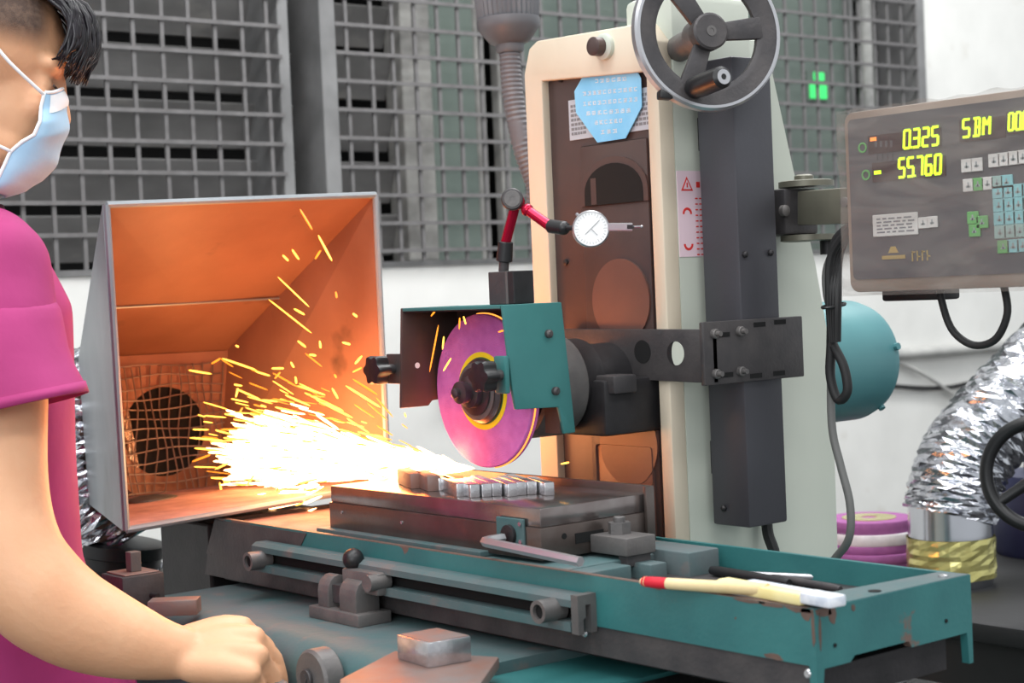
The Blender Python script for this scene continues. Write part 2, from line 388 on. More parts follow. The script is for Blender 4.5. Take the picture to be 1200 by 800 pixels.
for a_ in ((880, 703, .022, .003), (905, 707, .016, .004), (935, 711, .018, .006), (945, 718, .006, .008), (953, 735, .0022, .020), (770, 687, .010, .003), (906, 769, .014, .003), (862, 724, .0012, .0012)): blob(*a_, 'y')
for a_ in ((965, 716, .012, .007), (975, 720, .007, .010), (961, 740, .002, .016), (1000, 712, .003, .004)): blob(*a_, 'x')
# dusty left end of the table, red grinding dust on it
MB().box((-TL, .006, -.012), (-.80, .19, -.006)).build('dusty_deck', 'red_dust', table)
MB().prism([(-TL-.028, 0, -.050), (-TL, 0, -.001), (-TL, TW, -.001), (-TL-.028, TW, -.050)], (.01, 0, 0)).build('end_slope', 'dark_iron', table)
MB().prism([(-TL-.001, -.0012, -.002), (-.80, -.0012, -.002), (-.84, -.0012, -.049), (-TL-.028, -.0012, -.049)], (0, .003, 0)).build('bare_front', 'dark_iron', table)
# steel strip under the green side
MB().prism([(-TL-.03, .002, -.049), (-.009, .002, -.0492), (-.009, .002, -.078), (-TL-.04, .002, -.078)], (0, .016, 0)).build('slide_strip', 'dark_iron', table)
for px, py in ((686, 741), (948, 789)):
    q = at_y(px, py, .002); MB().lathe((q.x, .002, q.z), -Y, [(.0045, 0), (.0045, .0015), (.003, .003)], 12).build('screw', 'bright_steel', table, True)
MB().box((-TL-.02, .02, -.085), (-.01, .19, -.055)).build('table_underside', 'black_iron', table)
# slotted rail on the front with its trip dogs
rail = MB().prism([(-.895, 0, z) if False else (-.895, y, z) for y, z in ((0, -.018), (-.016, -.018), (-.022, -.022), (-.022, -.029), (0, -.029))], (.607, 0, 0)).build('slotted_rail', 'teal_dusty', table)
MB().prism([(-.895, y, z) for y, z in ((0, -.044), (-.022, -.044), (-.022, -.053), (0, -.053))], (.603, 0, 0)).build('lower_lip', 'teal_dusty', rail)
MB().box((-.893, -.006, -.045), (-.294, -.0015, -.028)).build('slot', 'hole_black', rail)
MB().prism([(-.288, y, z) for y, z in ((0, -.016), (-.024, -.016), (-.024, -.054), (-.017, -.054), (-.017, -.040), (-.014, -.038), (-.014, -.026), (-.007, -.026), (-.007, -.054), (0, -.054))], (.010, 0, 0)).build('rail_end', 'grey_cast', rail)
for px, py in ((290, 658), (630, 717)):
    q = at_y(px, py, -.042)
    d = MB().ring(q, Y, .0115, .0075, .030, 24).build('trip_dog', 'grey_cast', table, True)
    MB().cyl((q.x, q.y+.004, q.z), (q.x, q.y+.028, q.z), .0078, 16).build('bore', 'hole_black', d)
# --- stop bracket on the saddle with ball lever
b0 = at_z(367, 722, SZ); b1 = at_z(420, 736, SZ); b2 = at_z(452, 727, SZ)
bx0, bx1, by0, by1 = b0.x, b1.x, b1.y, b2.y
st = MB().box((bx0, by0, SZ), (bx1, by1, SZ+.014), .0015).build('stop_bracket', 'grey_cast', G, True)
cx = (bx0+bx1)/2
for xa, xb in ((bx0+.012, bx0+.034), (bx1-.046, bx1-.012)):
    pr = [(xa, by0+.006, SZ+.012), (xa, by0+.006, SZ+.030)] + [(xa, by0+.022-.016*math.cos(k*PI/8), SZ+.032+.018*math.sin(k*PI/8)) for k in range(9)] + [(xa, by0+.038, SZ+.012)]
    MB().prism(pr, (xb-xa, 0, 0), .001).build('lug', 'grey_cast', st, True)
MB().box((cx-.03, by0+.012, SZ+.020), (cx+.03, by0+.030, SZ+.040)).build('lug_core', 'dark_iron', st)
pk = at_y(414, 655, by0+.03)
arm = MB().cyl((cx, by0+.022, SZ+.035), (cx+.045, by0+.032, SZ+.046), .011, 16).build('lever_body', 'grey_cast', st, True)
q = at_y(440, 680, by0+.02)
MB().box((cx-.006, by0+.018, SZ+.034), (q.x+.006, by0+.036, q.z+.008), .003).cyl((q.x, by0+.008, q.z-.002), (q.x, by0+.036, q.z-.002), .0095, 16).build('lever_arm', 'grey_cast', st, True)
MB().sphere(pk, .0125, 3).cyl((pk.x, pk.y, pk.z-.022), (pk.x, pk.y, pk.z-.008), .005, 12).build('ball_knob', 'black_plastic', st, 'all')
tag(st, 'grey cast stop bracket with black ball lever')

# --- column
CY, CX0, CX1 = .36, -.757, -.509
zt = .600
front = [(CX0, -.12), (CX0, zt-.05), (CX0+.012, zt-.015), (CX0+.03, zt-.004), (CX1-.03, zt-.012), (CX1, zt-.03), (CX1, -.12)]
def side_y(z): return .533+.1*max(0, min(1, (.54-z)/.36)) if z > .18 else .633
colm = MB()
rs = []
for z, yb in ((FLOOR+.3, .66), (-.1, .628), (.18, .630), (.30, .605), (.42, .570), (.55, .535)):
    rs.append([(CX0, CY, z), (CX1, CY, z), (CX1, yb, z), (CX0, yb, z)])
for z, yb, ins in ((.580, .525, .004), (.594, .515, .014), (.602, .50, .03)):
    rs.append([(CX0+ins, CY+ins*.5, z), (CX1-ins, CY+ins*.5, z), (CX1-ins, yb, z), (CX0+ins, yb, z)])
colm.rings(rs)
colm = colm.build('column', 'cream', G)
# front frame (raised cream edge) and dark recessed slideway cover
MB().prism([(CX0, CY, -.12), (CX0, CY, zt-.04), (CX0+.012, CY, zt-.008), (CX0+.028, CY, zt), (CX1-.02, CY, zt-.006), (CX1, CY, zt-.03), (CX1, CY, -.12), (CX1-.020, CY, -.12), (CX1-.020, CY, .536), (CX0+.034, CY, .548), (CX0+.034, CY, -.12)], (0, -.024, 0), .002).build('front_frame', 'cream_edge', colm, True)
YP = CY-.012
MB().box((CX0+.034, YP, -.12), (CX1-.020, CY-.001, .55)).build('slideway_cover', 'brown_plate', colm)
# arched recess panel
ya = YP-.004
a0 = at_y(678, 172, ya); a1 = at_y(757, 165, ya)
px0, px1 = a0.x, a1.x; ptop = a0.z
MB().box((px0, ya, -.12), (px1, YP+.001, ptop), .003).build('recess_panel', 'brown_plate', colm, True)
h0 = at_y(686, 241, ya-.001); h1 = at_y(756, 236, ya-.001); ht = at_y(721, 189, ya-.001)
hc = (h0.x+h1.x)/2; hr = (h1.x-h0.x)/2; zb = h0.z-.001; hh = ht.z-zb
def arch(r, extra, yy, dy):
    return [(hc-r, yy, zb)] + [(hc-r*math.cos(k*PI/16), yy, zb+extra+(hh*r/hr-extra)*math.sin(k*PI/16)) for k in range(17)] + [(hc+r, yy, zb)], (0, dy, 0)
p_, o_ = arch(hr*1.13, hh*.3, ya-.0025, .003); MB().prism(p_, o_).build('arch_moulding', 'brown_plate', colm)
p_, o_ = arch(hr*.97, hh*.3, ya-.0032, .003); MB().prism(p_, o_).build('arch_opening', 'hole_black', colm)
q = at_y(699, 240, ya-.004); MB().box((q.x-.010, ya-.0036, zb+.001), (q.x, ya-.003, zb+.034)).build('arch_inner_post', 'brown_plate', colm)
for (px, py, rx) in ((729, 352, .052), (738, 520, .052)):
    q = at_y(px, py, ya); MB().cyl((q.x, ya-.003, q.z), (q.x, ya+.001, q.z), rx, 40).build('cover_disc', 'disc_plate', colm, True)
q = at_y(741, 555, ya); MB().box((q.x-.062, ya-.002, q.z-.10), (q.x+.040, ya, q.z+.035), .004).build('lower_panel', 'disc_plate', colm, True)
for px, py in ((658, 93), (664, 307), (780, 305), (776, 531)):
    q = at_y(px, py, YP); MB().lathe((q.x, YP, q.z), -Y, [(.004, 0), (.004, .003), (.001, .004)], 10).build('cover_screw', 'black_iron', colm, True)
q = at_y(710, 55, CY-.024); MB().lathe((q.x, CY-.024, q.z), -Y, [(.016, 0), (.016, .006), (.0125, .008)], 24).build('plug_boss', 'cream', colm, True)
MB().lathe((q.x-.002, CY-.03, q.z), -Y, [(.0115, 0), (.0115, .014), (.008, .016)], 24).build('plug', 'brown_plate', colm, True)
# name plate and blue octagonal sticker on the cover
ys = YP-.002
n0 = at_y(666, 120, ys); n1 = at_y(762, 158, ys)
npz0 = at_y(666, 165, ys).z; npz1 = at_y(666, 118, ys).z
pl = MB().box((n0.x, ys, npz0), (n1.x, YP, npz1)).build('name_plate', 'sticker_plate', colm)
for k in range(7):
    zz = npz0+.006+k*(npz1-npz0-.01)/7
    for xa, xb in ((n0.x+.004, n0.x+.030), (n1.x-.038, n1.x-.004)):
        x = xa
        while x < xb:
            ww = random.uniform(.003, .006); MB().box((x, ys-.0003, zz), (x+ww, ys, zz+.0035)).build('print', 'ink_grey', pl); x += ww+.0015
yo = ys-.0035
octp = [at_y(px, py, yo) for px, py in ((693, 72), (738, 67), (751, 92), (752, 125), (733, 162), (700, 167), (675, 132), (673, 107))]
oc = MB().prism(octp, (0, .001, 0)).build('blue_sticker', 'sticker_blue', colm)
rows = ((690, 80, 740, 76, 'print_yellow', 5), (696, 95, 735, 92, 'sticker_white', 6), (682, 110, 748, 104, 'sticker_white', 11), (682, 122, 748, 116, 'sticker_white', 11), (686, 133, 740, 129, 'sticker_white', 8), (696, 144, 730, 141, 'sticker_white', 6), (703, 155, 724, 153, 'sticker_white', 3))
for ax, ay, bx, by, mm, n in rows:
    A = at_y(ax, ay, yo-.0003); B = at_y(bx, by, yo-.0003); st_ = (B-A)/n; wd = st_.length*.74
    for k in range(n):
        q = A+st_*(k+.5); h = .0058 if mm == 'print_yellow' else .0046
        gm = MB(); nh = random.choice((2, 3)); t_ = h*.11
        for r_ in range(nh): zq = q.z-h*.42+h*.84*r_/(nh-1); gm.box((q.x-wd*random.uniform(.3, .5), q.y, zq-t_), (q.x+wd*random.uniform(.3, .5), q.y+.0003, zq+t_))
        for xq in random.sample((-.3, 0, .3), random.choice((1, 2))): gm.box((q.x+wd*xq-t_, q.y, q.z-h*.5), (q.x+wd*xq+t_, q.y+.0003, q.z+h*.5))
        gm.build('character', mm, oc)
# pink warning strip on the column flank
xs = CX1+.001
w0 = at_x(793, 200, xs); w1_ = at_x(827, 200, xs); wz1 = w0.z; wz0 = at_x(800, 301, xs).z
wy0, wy1 = w0.y, w0.y+.046
ws = MB().box((CX1, wy0, wz0), (xs, wy1, wz1)).build('warning_sticker', 'sticker_pink', colm)
def pr_x(pts, name, m, par, x=xs+.0004): return MB().prism([(x, y, z) for y, z in pts], (-.0004, 0, 0)).build(name, m, par)
ty, tz = wy0+.016, wz1-.016
pr_x([(ty-.010, tz-.008), (ty+.010, tz-.008), (ty, tz+.009)], 'warning_triangle', 'ink_red', ws)
pr_x([(ty-.0065, tz-.006), (ty+.0065, tz-.006), (ty, tz+.0055)], 'triangle_face', 'sticker_pink', ws, xs+.0006)
pr_x([(ty-.001, tz-.004), (ty+.001, tz-.004), (ty+.001, tz+.002), (ty-.001, tz+.002)], 'exclamation_mark', 'ink_red', ws, xs+.0008)
for k in range(2): pr_x([(wy0+.032+k*.008, tz-.004), (wy0+.038+k*.008, tz-.004), (wy0+.038+k*.008, tz+.003), (wy0+.032+k*.008, tz+.003)], 'character', 'ink_red', ws)
for zc, sgn in ((wz1-.052, 1), (wz1-.088, -1)):
    ao = [(wy0+.015+.008*math.cos(t), zc+sgn*.008*math.sin(t)) for t in [k*PI/8 for k in range(9)]]
    ai = [(wy0+.015+.005*math.cos(t), zc+sgn*.005*math.sin(t)) for t in [k*PI/8 for k in range(8, -1, -1)]]
    pr_x(ao+ai, 'arrow', 'ink_red', ws)
for c_ in range(3):
    for k in range(11):
        y_ = wy0+.029+c_*.007; z_ = wz1-.034-k*.0068
        pr_x([(y_, z_), (y_+.0042, z_), (y_+.0042, z_+.0016), (y_, z_+.0016)], 'character', 'ink_red', ws)
# --- square post, clamp plate and arm to the spindle head
pz0 = at_x(923, 611, -.437).z
PX0, PX1, PY0, PY1 = -.4975, -.437, .388, .455
po = MB().box((PX0, PY0, pz0), (PX1, PY1, .545), .003).build('support_post', 'post_grey', G, True)
MB().box((CX1-.01, PY0+.012, pz0+.06), (PX0+.004, PY1-.01, pz0+.10)).box((CX1-.01, PY0+.012, .44), (PX0+.004, PY1-.01, .48)).build('mounting_foot', 'black_iron', po)
for px, py, k in ((849, 595, 0), (872, 298, 1), (902, 296, 1)):
    q = at_y(px, py, PY0) if k == 0 else at_x(px, py, PX1)
    MB().lathe(q, -Y if k == 0 else X, [(.004, 0), (.004, .003), (.002, .005)], 8).build('post_screw', 'black_iron', po, True)
xc = -.430
cz = (.161, .2345); cyy = (.316, .487)
cp = MB().box((xc-.007, cyy[0], cz[0]), (xc, cyy[1], cz[1]), .0015).build('clamp_plate', 'dark_iron', G, True)
for px, py in ((848, 392), (890, 380), (914, 377), (852, 439), (886, 440), (913, 437)):
    q = at_x(px, py, xc)
    MB().box((xc-.0005, q.y-.010, q.z-.0028), (xc+.0006, q.y+.010, q.z+.0028)).build('adjusting_slot', 'hole_black', cp)
for px, py in ((836, 391), (866, 388), (838, 438), (867, 435)):
    q = at_x(px, py, xc)
    bo = MB().cyl((xc-.002, q.y, q.z), (xc+.006, q.y, q.z), .0058, 16, bev=.001).cyl((xc+.006, q.y, q.z), (xc+.012, q.y, q.z), .0032, 12).build('bolt', 'grey_cast', cp, True)
ay_ = .330
ar = bmesh.new()
A = [(-.70, .168), (-.43, .163), (-.43, .2255), (-.70, .2285)]
am = MB().prism([(x, ay_, z) for x, z in A], (0, .008, 0), .001).build('support_arm', 'dark_iron', G, True)
for px in (753, 792):
    q = at_y(px, 414 if px > 770 else 412, ay_)
    MB().cyl((q.x, ay_-.0006, q.z), (q.x, ay_+.0086, q.z), .0142, 28).build('arm_hole', 'cream' if px > 770 else 'hole_black', am, True)
    if px > 770: MB().prism([(q.x+.0142*math.cos(t), ay_-.0009, q.z+.0142*math.sin(t)) for t in [PI*.5+k*PI/12 for k in range(13)]] + [(q.x+.0142*.45*math.cos(t), ay_-.0009, q.z+.0142*math.sin(t)) for t in [PI*1.5-k*PI/12 for k in range(1, 12)]], (0, .0004, 0)).build('hole_edge', 'black_iron', am)
# --- spindle head, guard, wheel
WC = V((-.612, .132, .165)); WR = .090
sp = MB().lathe((WC.x, .178, WC.z), Y, [(.045, 0), (.056, .004), (.060, .016), (.060, .062), (.054, .07), (.054, .10), (.046, .105), (.046, .19)], 48).build('spindle_housing', 'black_iron', G, True)
MB().lathe((WC.x, .181, WC.z), Y, [(.060, 0), (.0615, .004), (.0615, .060), (.060, .064)], 48).build('housing_cover', 'grey_cast', sp, True)
q = V((WC.x+.0605*math.cos(.35), .212, WC.z+.0605*math.sin(.35))); MB().cyl(q, q+V((.002, 0, .0007)), .003, 10).build('grease_hole', 'hole_black', sp)
MB().box((WC.x-.05, .255, WC.z-.062), (WC.x+.075, .356, WC.z+.005), .006).build('head_casting', 'black_iron', sp, True)
MB().box((WC.x+.045, .262, WC.z-.012), (WC.x+.085, .30, WC.z+.010), .003).build('head_clamp', 'dark_iron', sp, True)
gx0, gx1, gy0, gy1, gz = -.710, -.514, .089, .175, .265
gd = MB().box((gx0+.0045, gy0, gz-.004), (gx1-.0052, gy1, gz-.0002), .0005).build('wheel_guard', 'teal_smooth', G)
MB().prism([(gx1, y, z) for y, z in ((gy0, gz), (gy1, gz), (.188, .115), (.171, .115), (.166, .140), (.164, .146), (.102, .148), (.098, .17))], (-.005, 0, 0), .0012).build('end_plate', 'teal_smooth', gd, True)
MB().prism([(gx0, y, z) for y, z in ((gy0, gz), (gy1, gz), (gy1, .155), (.128, .152), (.122, .146), (.081, .146))], (.004, 0, 0), .001).build('end_plate', 'brown_plate', gd, True)
MB().box((gx0+.0045, gy1-.005, .16), (gx1-.0055, gy1-.001, gz-.0045)).build('back_plate', 'brown_plate', gd)
MB().box((gx0+.004, gy0+.002, gz-.0055), (gx1-.005, gy1-.003, gz-.0042)).build('liner', 'black_iron', gd)
MB().box((gx1-.03, .168, .115), (gx1-.004, .182, .16)).build('lower_cheek', 'brown_plate', gd)
for px, py in ((642, 391), (650, 458)):
    q = at_x(px, py, gx1); MB().lathe(q, X, [(.0048, 0), (.0048, .004), (.003, .006)], 16).cyl(q+X*.006, q+X*.0065, .002, 6).build('guard_screw', 'dark_iron', gd, True)
q = at_x(489, 428, gx0+.004); MB().cyl(q-X*.0, q+X*.0006, .0035, 12).build('sight_hole', 'sticker_white', gd)
def star_knob(c, par):
    u, v, a = frame(-Y); r = []
    for h, s in ((0, .72), (.003, .95), (.016, 1), (.020, .92), (.021, .5)):
        r.append([V(c)+a*h+(u*math.cos(t)+v*math.sin(t))*(.0170+.0022*math.cos(6*t))*s for t in [2*PI*k/48 for k in range(48)]])
    k = MB().rings(r).build('star_knob', 'black_plastic', par, True)
    MB().cyl(V(c)+Y*.012, V(c), .006, 14).build('stud', 'dark_iron', k, True)
# left flange and knob, right tab and knob
q = at_y(455, 432, gy0)
MB().box((gx0-.034, gy0, q.z-.018), (gx0+.002, gy0+.004, q.z+.018), .001).build('flange', 'dark_iron', gd)
star_knob((gx0-.020, gy0-.012, q.z), gd)
q = at_y(597, 438, gy0)
MB().box((gx1-.016, gy0-.004, q.z-.022), (gx1+.004, gy0+.003, q.z+.020), .002).build('flange', 'teal_smooth', gd, True)
star_knob((gx1-.004, gy0-.016, q.z-.001), gd)
# the wheel
gw = MB().lathe(WC, Y, [(.03, 0), (WR-.001, 0), (WR, .001), (WR, .0115), (WR-.001, .0125), (.03, .0125)], 96).build('grinding_wheel', 'wheel_purple', G, True)
tag(gw, 'pink grinding wheel with a yellow paper ring around its steel hub')
MB().ring(WC-Y*.0006, Y, .0455, .030, .0008, 64).build('paper_ring', 'label_yellow', gw)
MB().ring(WC-Y*.0009, Y, .0395, .028, .0008, 64).build('paper_ring', 'label_green', gw)
MB().lathe(WC, -Y, [(.038, 0), (.038, .004), (.033, .009), (.028, .010), (.028, .013), (.019, .014), (.0185, .022), (.012, .024), (.0115, .030), (.013, .030), (.013, .035), (.006, .037), (.006, .042), (.002, .044)], 40).build('hub_flange', 'hub_steel', gw, True)
MB().lathe(WC-Y*.0095, -Y, [(.0338, 0), (.0338, .0008), (.031, .0012)], 40).build('hub_edge', 'grey_cast', gw, True)
# --- elevating handwheel at the column top
ax = (-CF*math.cos(math.radians(17))+CR*math.sin(math.radians(17))+V((0, 0, .05))).normalized()
HC = at_d(828, 39, 1.98); R0 = 91.6*1.98/FPX
u, v, a = frame(ax)
hwl = MB().lathe(HC-ax*.16, ax, [(.016, 0), (.016, .13), (.021, .135), (.021, .166)], 28).build('handwheel', 'grey_cast', G, True)
tag(hwl, 'dark spoked handwheel with bright rim edge and revolving handle')
pr = [(R0-.004, -.010), (R0, -.007), (R0, .004), (R0-.003, .007), (R0-.006, .0075), (R0-.014, .0035), (R0-.020, .0045), (R0-.027, .001), (R0-.027, -.006), (R0-.018, -.010)]
MB().rings([[HC+ax*h+(u*math.cos(2*PI*k/72)+v*math.sin(2*PI*k/72))*r for k in range(72)] for r, h in pr], False, True).build('rim', 'dark_iron', hwl, True)
MB().rings([[HC+ax*h+(u*math.cos(2*PI*k/72)+v*math.sin(2*PI*k/72))*r for k in range(72)] for r, h in ((R0+.0004, -.006), (R0+.0006, .005), (R0-.002, .0082), (R0-.0052, .0082), (R0-.004, .004))], False, True).build('rim_band', 'satin_aluminium', hwl, True)
ir = CR-ax*CR.dot(ax); ir.normalize(); iu = ax.cross(ir)
if iu.dot(CU) < 0: iu = -iu
for ang in (9, 128, 251):
    t = math.radians(ang); d = ir*math.cos(t)+iu*math.sin(t); s_ = ax.cross(d)
    q0, q1 = HC+d*.012, HC+d*(R0-.020)
    MB().prism([q0+s_*.010-ax*.004, q0-s_*.010-ax*.004, q1-s_*.0135-ax*.004, q1+s_*.0135-ax*.004], ax*.008, .002).build('spoke', 'dark_iron', hwl, True)
MB().lathe(HC-ax*.006, ax, [(.020, 0), (.0215, .004), (.0215, .018), (.019, .020)], 36).build('hub', 'dark_iron', hwl, True)
MB().lathe(HC+ax*.014, ax, [(.006, 0), (.006, .0008), (.003, .0008), (.003, .0002)], 20).build('hub_centre', 'grey_cast', hwl, True)
hb = HC + ir*(-.020)+iu*(-.066)
hd_ = (ax*1.0+ir*.16+iu*.02).normalized()
MB().lathe(hb, hd_, [(.009, 0), (.0125, .008), (.0135, .030), (.0128, .058), (.0125, .066), (.009, .069)], 28).build('revolving_handle', 'black_plastic', hwl, True)
MB().lathe(hb+hd_*.068, hd_, [(.0085, 0), (.0085, .0016), (.0035, .0016), (.003, .0004)], 24).build('handle_screw', 'satin_aluminium', hwl, True)
q = HC+ir*(-.052)-iu*.075; MB().obox(q, ir, iu, ax, .016, .010, .014, .002).build('rim_lock', 'black_plastic', hwl, True)
MB().box((HC.x-.16, HC.y+.02, .50), (CX1+.005, HC.y+.16, .63), .01).build('gearbox', 'cream', hwl, True)
# --- motor behind the column, levelling screw under the table end
me_ = at_x(1043, 420, -.54)
mo = MB().lathe((-.60, .60, WC.z-.002), Y, [(.074, 0), (.078, .01), (.0835, .012), (.0835, .17), (.079, .185), (.06, .196), (.02, .20)], 48).build('spindle_motor', 'teal_motor', G, True)
for t in (-.9, .2):
    q = V((-.60+.082*math.cos(t), .775, WC.z+.082*math.sin(t))); MB().cyl(q, q+V((math.cos(t), 0, math.sin(t)))*.006, .005, 8).build('motor_screw', 'teal_motor', mo, True)
ls = MB()
b = at_x(1028, 790, -.05)
ls.lathe((-.05, b.y, -.40), Z, [(.026, 0), (.026, .31), (.024, .312), (.024, .318), (.0275, .320), (.0275, .334), (.022, .338), (.018, .339), (.018, .352)], 32)
ls.build('table_stop_spindle', 'black_iron', G, True)
MB().ring((-.05, b.y, -.0905), Z, .0282, .024, .002, 32).build('spindle_ring', 'satin_aluminium', G, True)

# ================================================================== magnetic chuck and what lies on the table
cx0, cx1, cy0, cy1, ch = -.798, -.396, .032, .187, .053
ck = thing('magnetic_chuck', 'grey steel magnetic chuck block clamped on the grinder table', 'chuck', ((cx0+cx1)/2, .11, -.004))
MB().box((cx0, cy0, -.001), (cx1, cy1, .033), .0015).build('body', 'chuck_steel', ck, True)
MB().box((cx0+.002, cy0+.002, .033), (cx1-.002, cy1-.002, ch), .0015).build('top_plate', 'chuck_top', ck, True)
MB().box((cx0-.012, cy0-.012, -.0042), (cx1-.09, cy1, .002), .001).build('base_plate', 'teal_dusty', ck)
MB().box((cx0+.01, cy1-.002, .02), (cx1+.002, cy1+.004, .0615), .001).build('back_stop', 'chuck_steel', ck, True)
MB().box((cx1, cy1-.008, -.003), (cx1+.005, cy1+.004, .0615), .001).build('side_stop', 'chuck_steel', ck, True)
for px, py in ((401, 600), (471, 612)):
    q = at_y(px, py, cy0); MB().cyl((q.x, cy0-.0012, q.z), (q.x, cy0, q.z), .002, 10).build('plug_screw', 'bright_steel', ck)
q = at_y(602, 622, cy0); kp = q
MB().box((q.x-.026, cy0-.003, q.z-.016), (q.x+.020, cy0, q.z+.014), .001).build('key_plate', 'teal_dusty', ck)
MB().lathe((q.x-.003, cy0-.003, q.z-.004), -Y, [(.011, 0), (.011, .004), (.006, .0045)], 20).build('key_socket', 'black_iron', ck, True)
for dx, dz in ((-.020, -.010), (.015, .009), (.015, -.010)):
    MB().cyl((q.x+dx, cy0-.0045, q.z+dz), (q.x+dx, cy0-.003, q.z+dz), .0025, 8).build('plate_screw', 'bright_steel', ck)
q = at_x(661, 628, cx1); MB().cyl(q, q+X*.0008, .0032, 14).build('side_hole', 'hole_black', ck)
q = at_x(689, 629, cx1); MB().box((cx1, q.y-.018, q.z-.005), (cx1+.0008, q.y+.022, q.z+.006)).build('side_slot', 'hole_black', ck)
# chuck key lying across the socket
k0 = V((kp.x-.003, cy0-.012, kp.z-.006)); 
k1 = at_y(586, 634, cy0-.045); k2 = at_y(692, 656, cy0-.030)
tag(MB().tube([k0, k0-Y*.018, k0-Y*.028+X*.004, k0-Y*.031+X*.012, V((k2.x, k0.y-.031, k2.z))], .0052, 6).build('hex_key', 'satin_aluminium', None, True), 'bright bent hex key sticking out of the chuck socket', 'hex key')
# hold-down clamp right of the chuck
clamp = thing('hold_down_clamp', 'dark steel strap clamp with bolt pressing the chuck end', 'clamp', (-.35, .1, -.012))
q = at_x(722, 632, -.33)
a = at_z(686, 640, .012); 
MB().box((cx1+.001, .098, .000), (cx1+.058, .140, .019), .0015).build('strap', 'grey_cast', clamp, True)
MB().cyl((cx1+.022, .122, .019), (cx1+.022, .122, .031), .0125, 6).build('nut', 'grey_cast', clamp)
MB().cyl((cx1+.022, .122, -.012), (cx1+.022, .122, .037), .0065, 14, bev=.001).build('stud', 'grey_cast', clamp, True)
MB().box((cx1+.040, .102, -.012), (cx1+.054, .136, .000), .001).build('heel_block', 'dark_iron', clamp)
# steel bars being ground: square bars lying side by side on the chuck
zb_ = ch
bh = .0150
ends = [(400, 432), (450, 437), (506, 468), (585, 474), (655, 470), (715, 465), (806, 468), (860, 460), (920, 455), (1022, 462)]
dirv = (at_z(518, 555, ch+bh)-at_z(553, 568, ch+bh)); dirv.z = 0; dirv.normalize(); nrm = V((-dirv.y, dirv.x, 0))
for i, (ex, ey) in enumerate(ends):
    px = 440+ex/5; py = 480+(ey+42)/5
    q = at_z(px, py, ch)
    w_ = .0115; L_ = .070+.012*((i*7) % 3)
    c = q+dirv*(L_/2)
    o = MB().obox(c+Z*(bh/2), dirv, nrm, Z, L_, w_, bh, .0012).build('steel_bar', 'bright_steel', None, True)
    ordn = ('first', 'second', 'third', 'fourth', 'fifth', 'sixth', 'seventh', 'eighth', 'ninth', 'tenth')[i]
    tag(o, 'small bright square steel bar, %s in the row counted from the spacer blocks' % ordn, 'steel bar', 'steel bars on the magnetic chuck')
for (px, py, an) in ((488, 572, 0), (508, 575, .05)):
    q = at_z(px, py, ch)
    tag(MB().obox(q+dirv*.03+Z*bh*.6, dirv, nrm, Z, .07, .016, bh*1.2, .0012).build('spacer_block', 'rusty_steel', None, True), ('wider steel spacer block at the outer end, away from the small bars' if px < 500 else 'wider steel spacer block touching the first of the small bars'), 'steel block', 'spacer blocks by the bars')

# tools in the trough
zt0 = -.024
br = thing('bench_brush', 'pale wooden handled brush with a red tip lying across the trough edge', 'brush', at_z(860, 695, 0))
p0 = at_z(752, 681, .006); p1 = at_z(782, 683.5, .006); p2 = at_z(900, 691, .008); 
MB().tube([p0, p0.lerp(p1, .1), p0.lerp(p1, .5), p1], [.003, .0048, .0053, .0053], 14).build('handle_tip', 'paint_red', br, True)
MB().tube([p0-(p1-p0)*.02, p0+(p1-p0)*.18], [.003, .0052], 14).build('chipped_end', 'wood_pale', br, True)
MB().tube([p1, p1.lerp(p2, .5), p2], [.0053, .0056, .006], 14).build('handle', 'wood_pale', br, True)
b0 = at_z(846, 681, .008); b1 = at_z(946, 699, .008); dv = (b1-b0); ln = dv.length; dv.normalize(); sv = Z.cross(dv).normalized()
MB().obox((b0+b1)/2-Z*.002, dv, sv, Z, ln, .017, .011, .003).build('head', 'brush_yellow', br, True)
b2 = at_z(974, 700, .012)
MB().obox(b1.lerp(b2, .5)-Z*.002+sv*.004, dv, sv, Z, (b2-b1).length*1.1, .020, .010, .002).build('bristles', 'bristle_white', br, True)
MB().obox((b0+b1)/2+sv*.012-Z*.001+dv*.016, dv, sv, Z, ln*.86, .012, .008, .002).build('bristle_side', 'bristle_white', br, True)
for (a, b, r, m, nm, lb, ct) in (((834, 668), (925, 683), .0055, 'black_plastic', 'round_file', 'black round rod tool lying in the trough behind the brush', 'rod'),
                                 ((905, 676), (985, 690), .004, 'dark_iron', 'flat_file', 'dark thin steel rod lying in the trough near its right end', 'rod'),
                                 ((870, 672), (958, 676), .003, 'satin_aluminium', 'scriber', 'slim grey scriber lying against the trough back wall', 'scriber')):
    A = at_z(*a, zt0+r); B = at_z(*b, zt0+r)
    tag(MB().tube([A, A.lerp(B, .1), A.lerp(B, .9), B], [r*.8, r, r, r*.7], 12).build(nm, m, None, True), lb, ct)
# block and plate on the saddle
pa = [at_z(px, py, SZ+.012) for px, py in ((398, 795), (462, 762), (585, 769), (560, 805), (470, 840), (400, 815))]
tag(MB().prism(pa, (0, 0, -.012), .002).build('steel_plate', 'rusty_steel', None, True), 'flat rusty steel plate lying on the teal saddle', 'plate')
q0 = at_z(466, 772, SZ+.012); q1 = at_z(502, 783, SZ+.012); q2 = at_z(553, 774, SZ+.012)
hgt = .024
tag(MB().prism([q0, q1, q2, q0+(q2-q1)], (0, 0, hgt), .001).build('steel_block', 'bright_steel', None, True), 'bright square steel block with a reddish top on the rusty plate', 'steel block')
tag(MB().prism([q0+Z*hgt+V((.002, .002, 0)), q1+Z*hgt+V((-.001, .003, 0)), q2+Z*hgt+V((-.003, 0, 0)), q0+(q2-q1)+Z*hgt+V((0, -.003, 0))], (0, 0, .0004)).build('rust_film', 'rusty_steel', bpy.data.objects['steel_block']), 'reddish rust film')
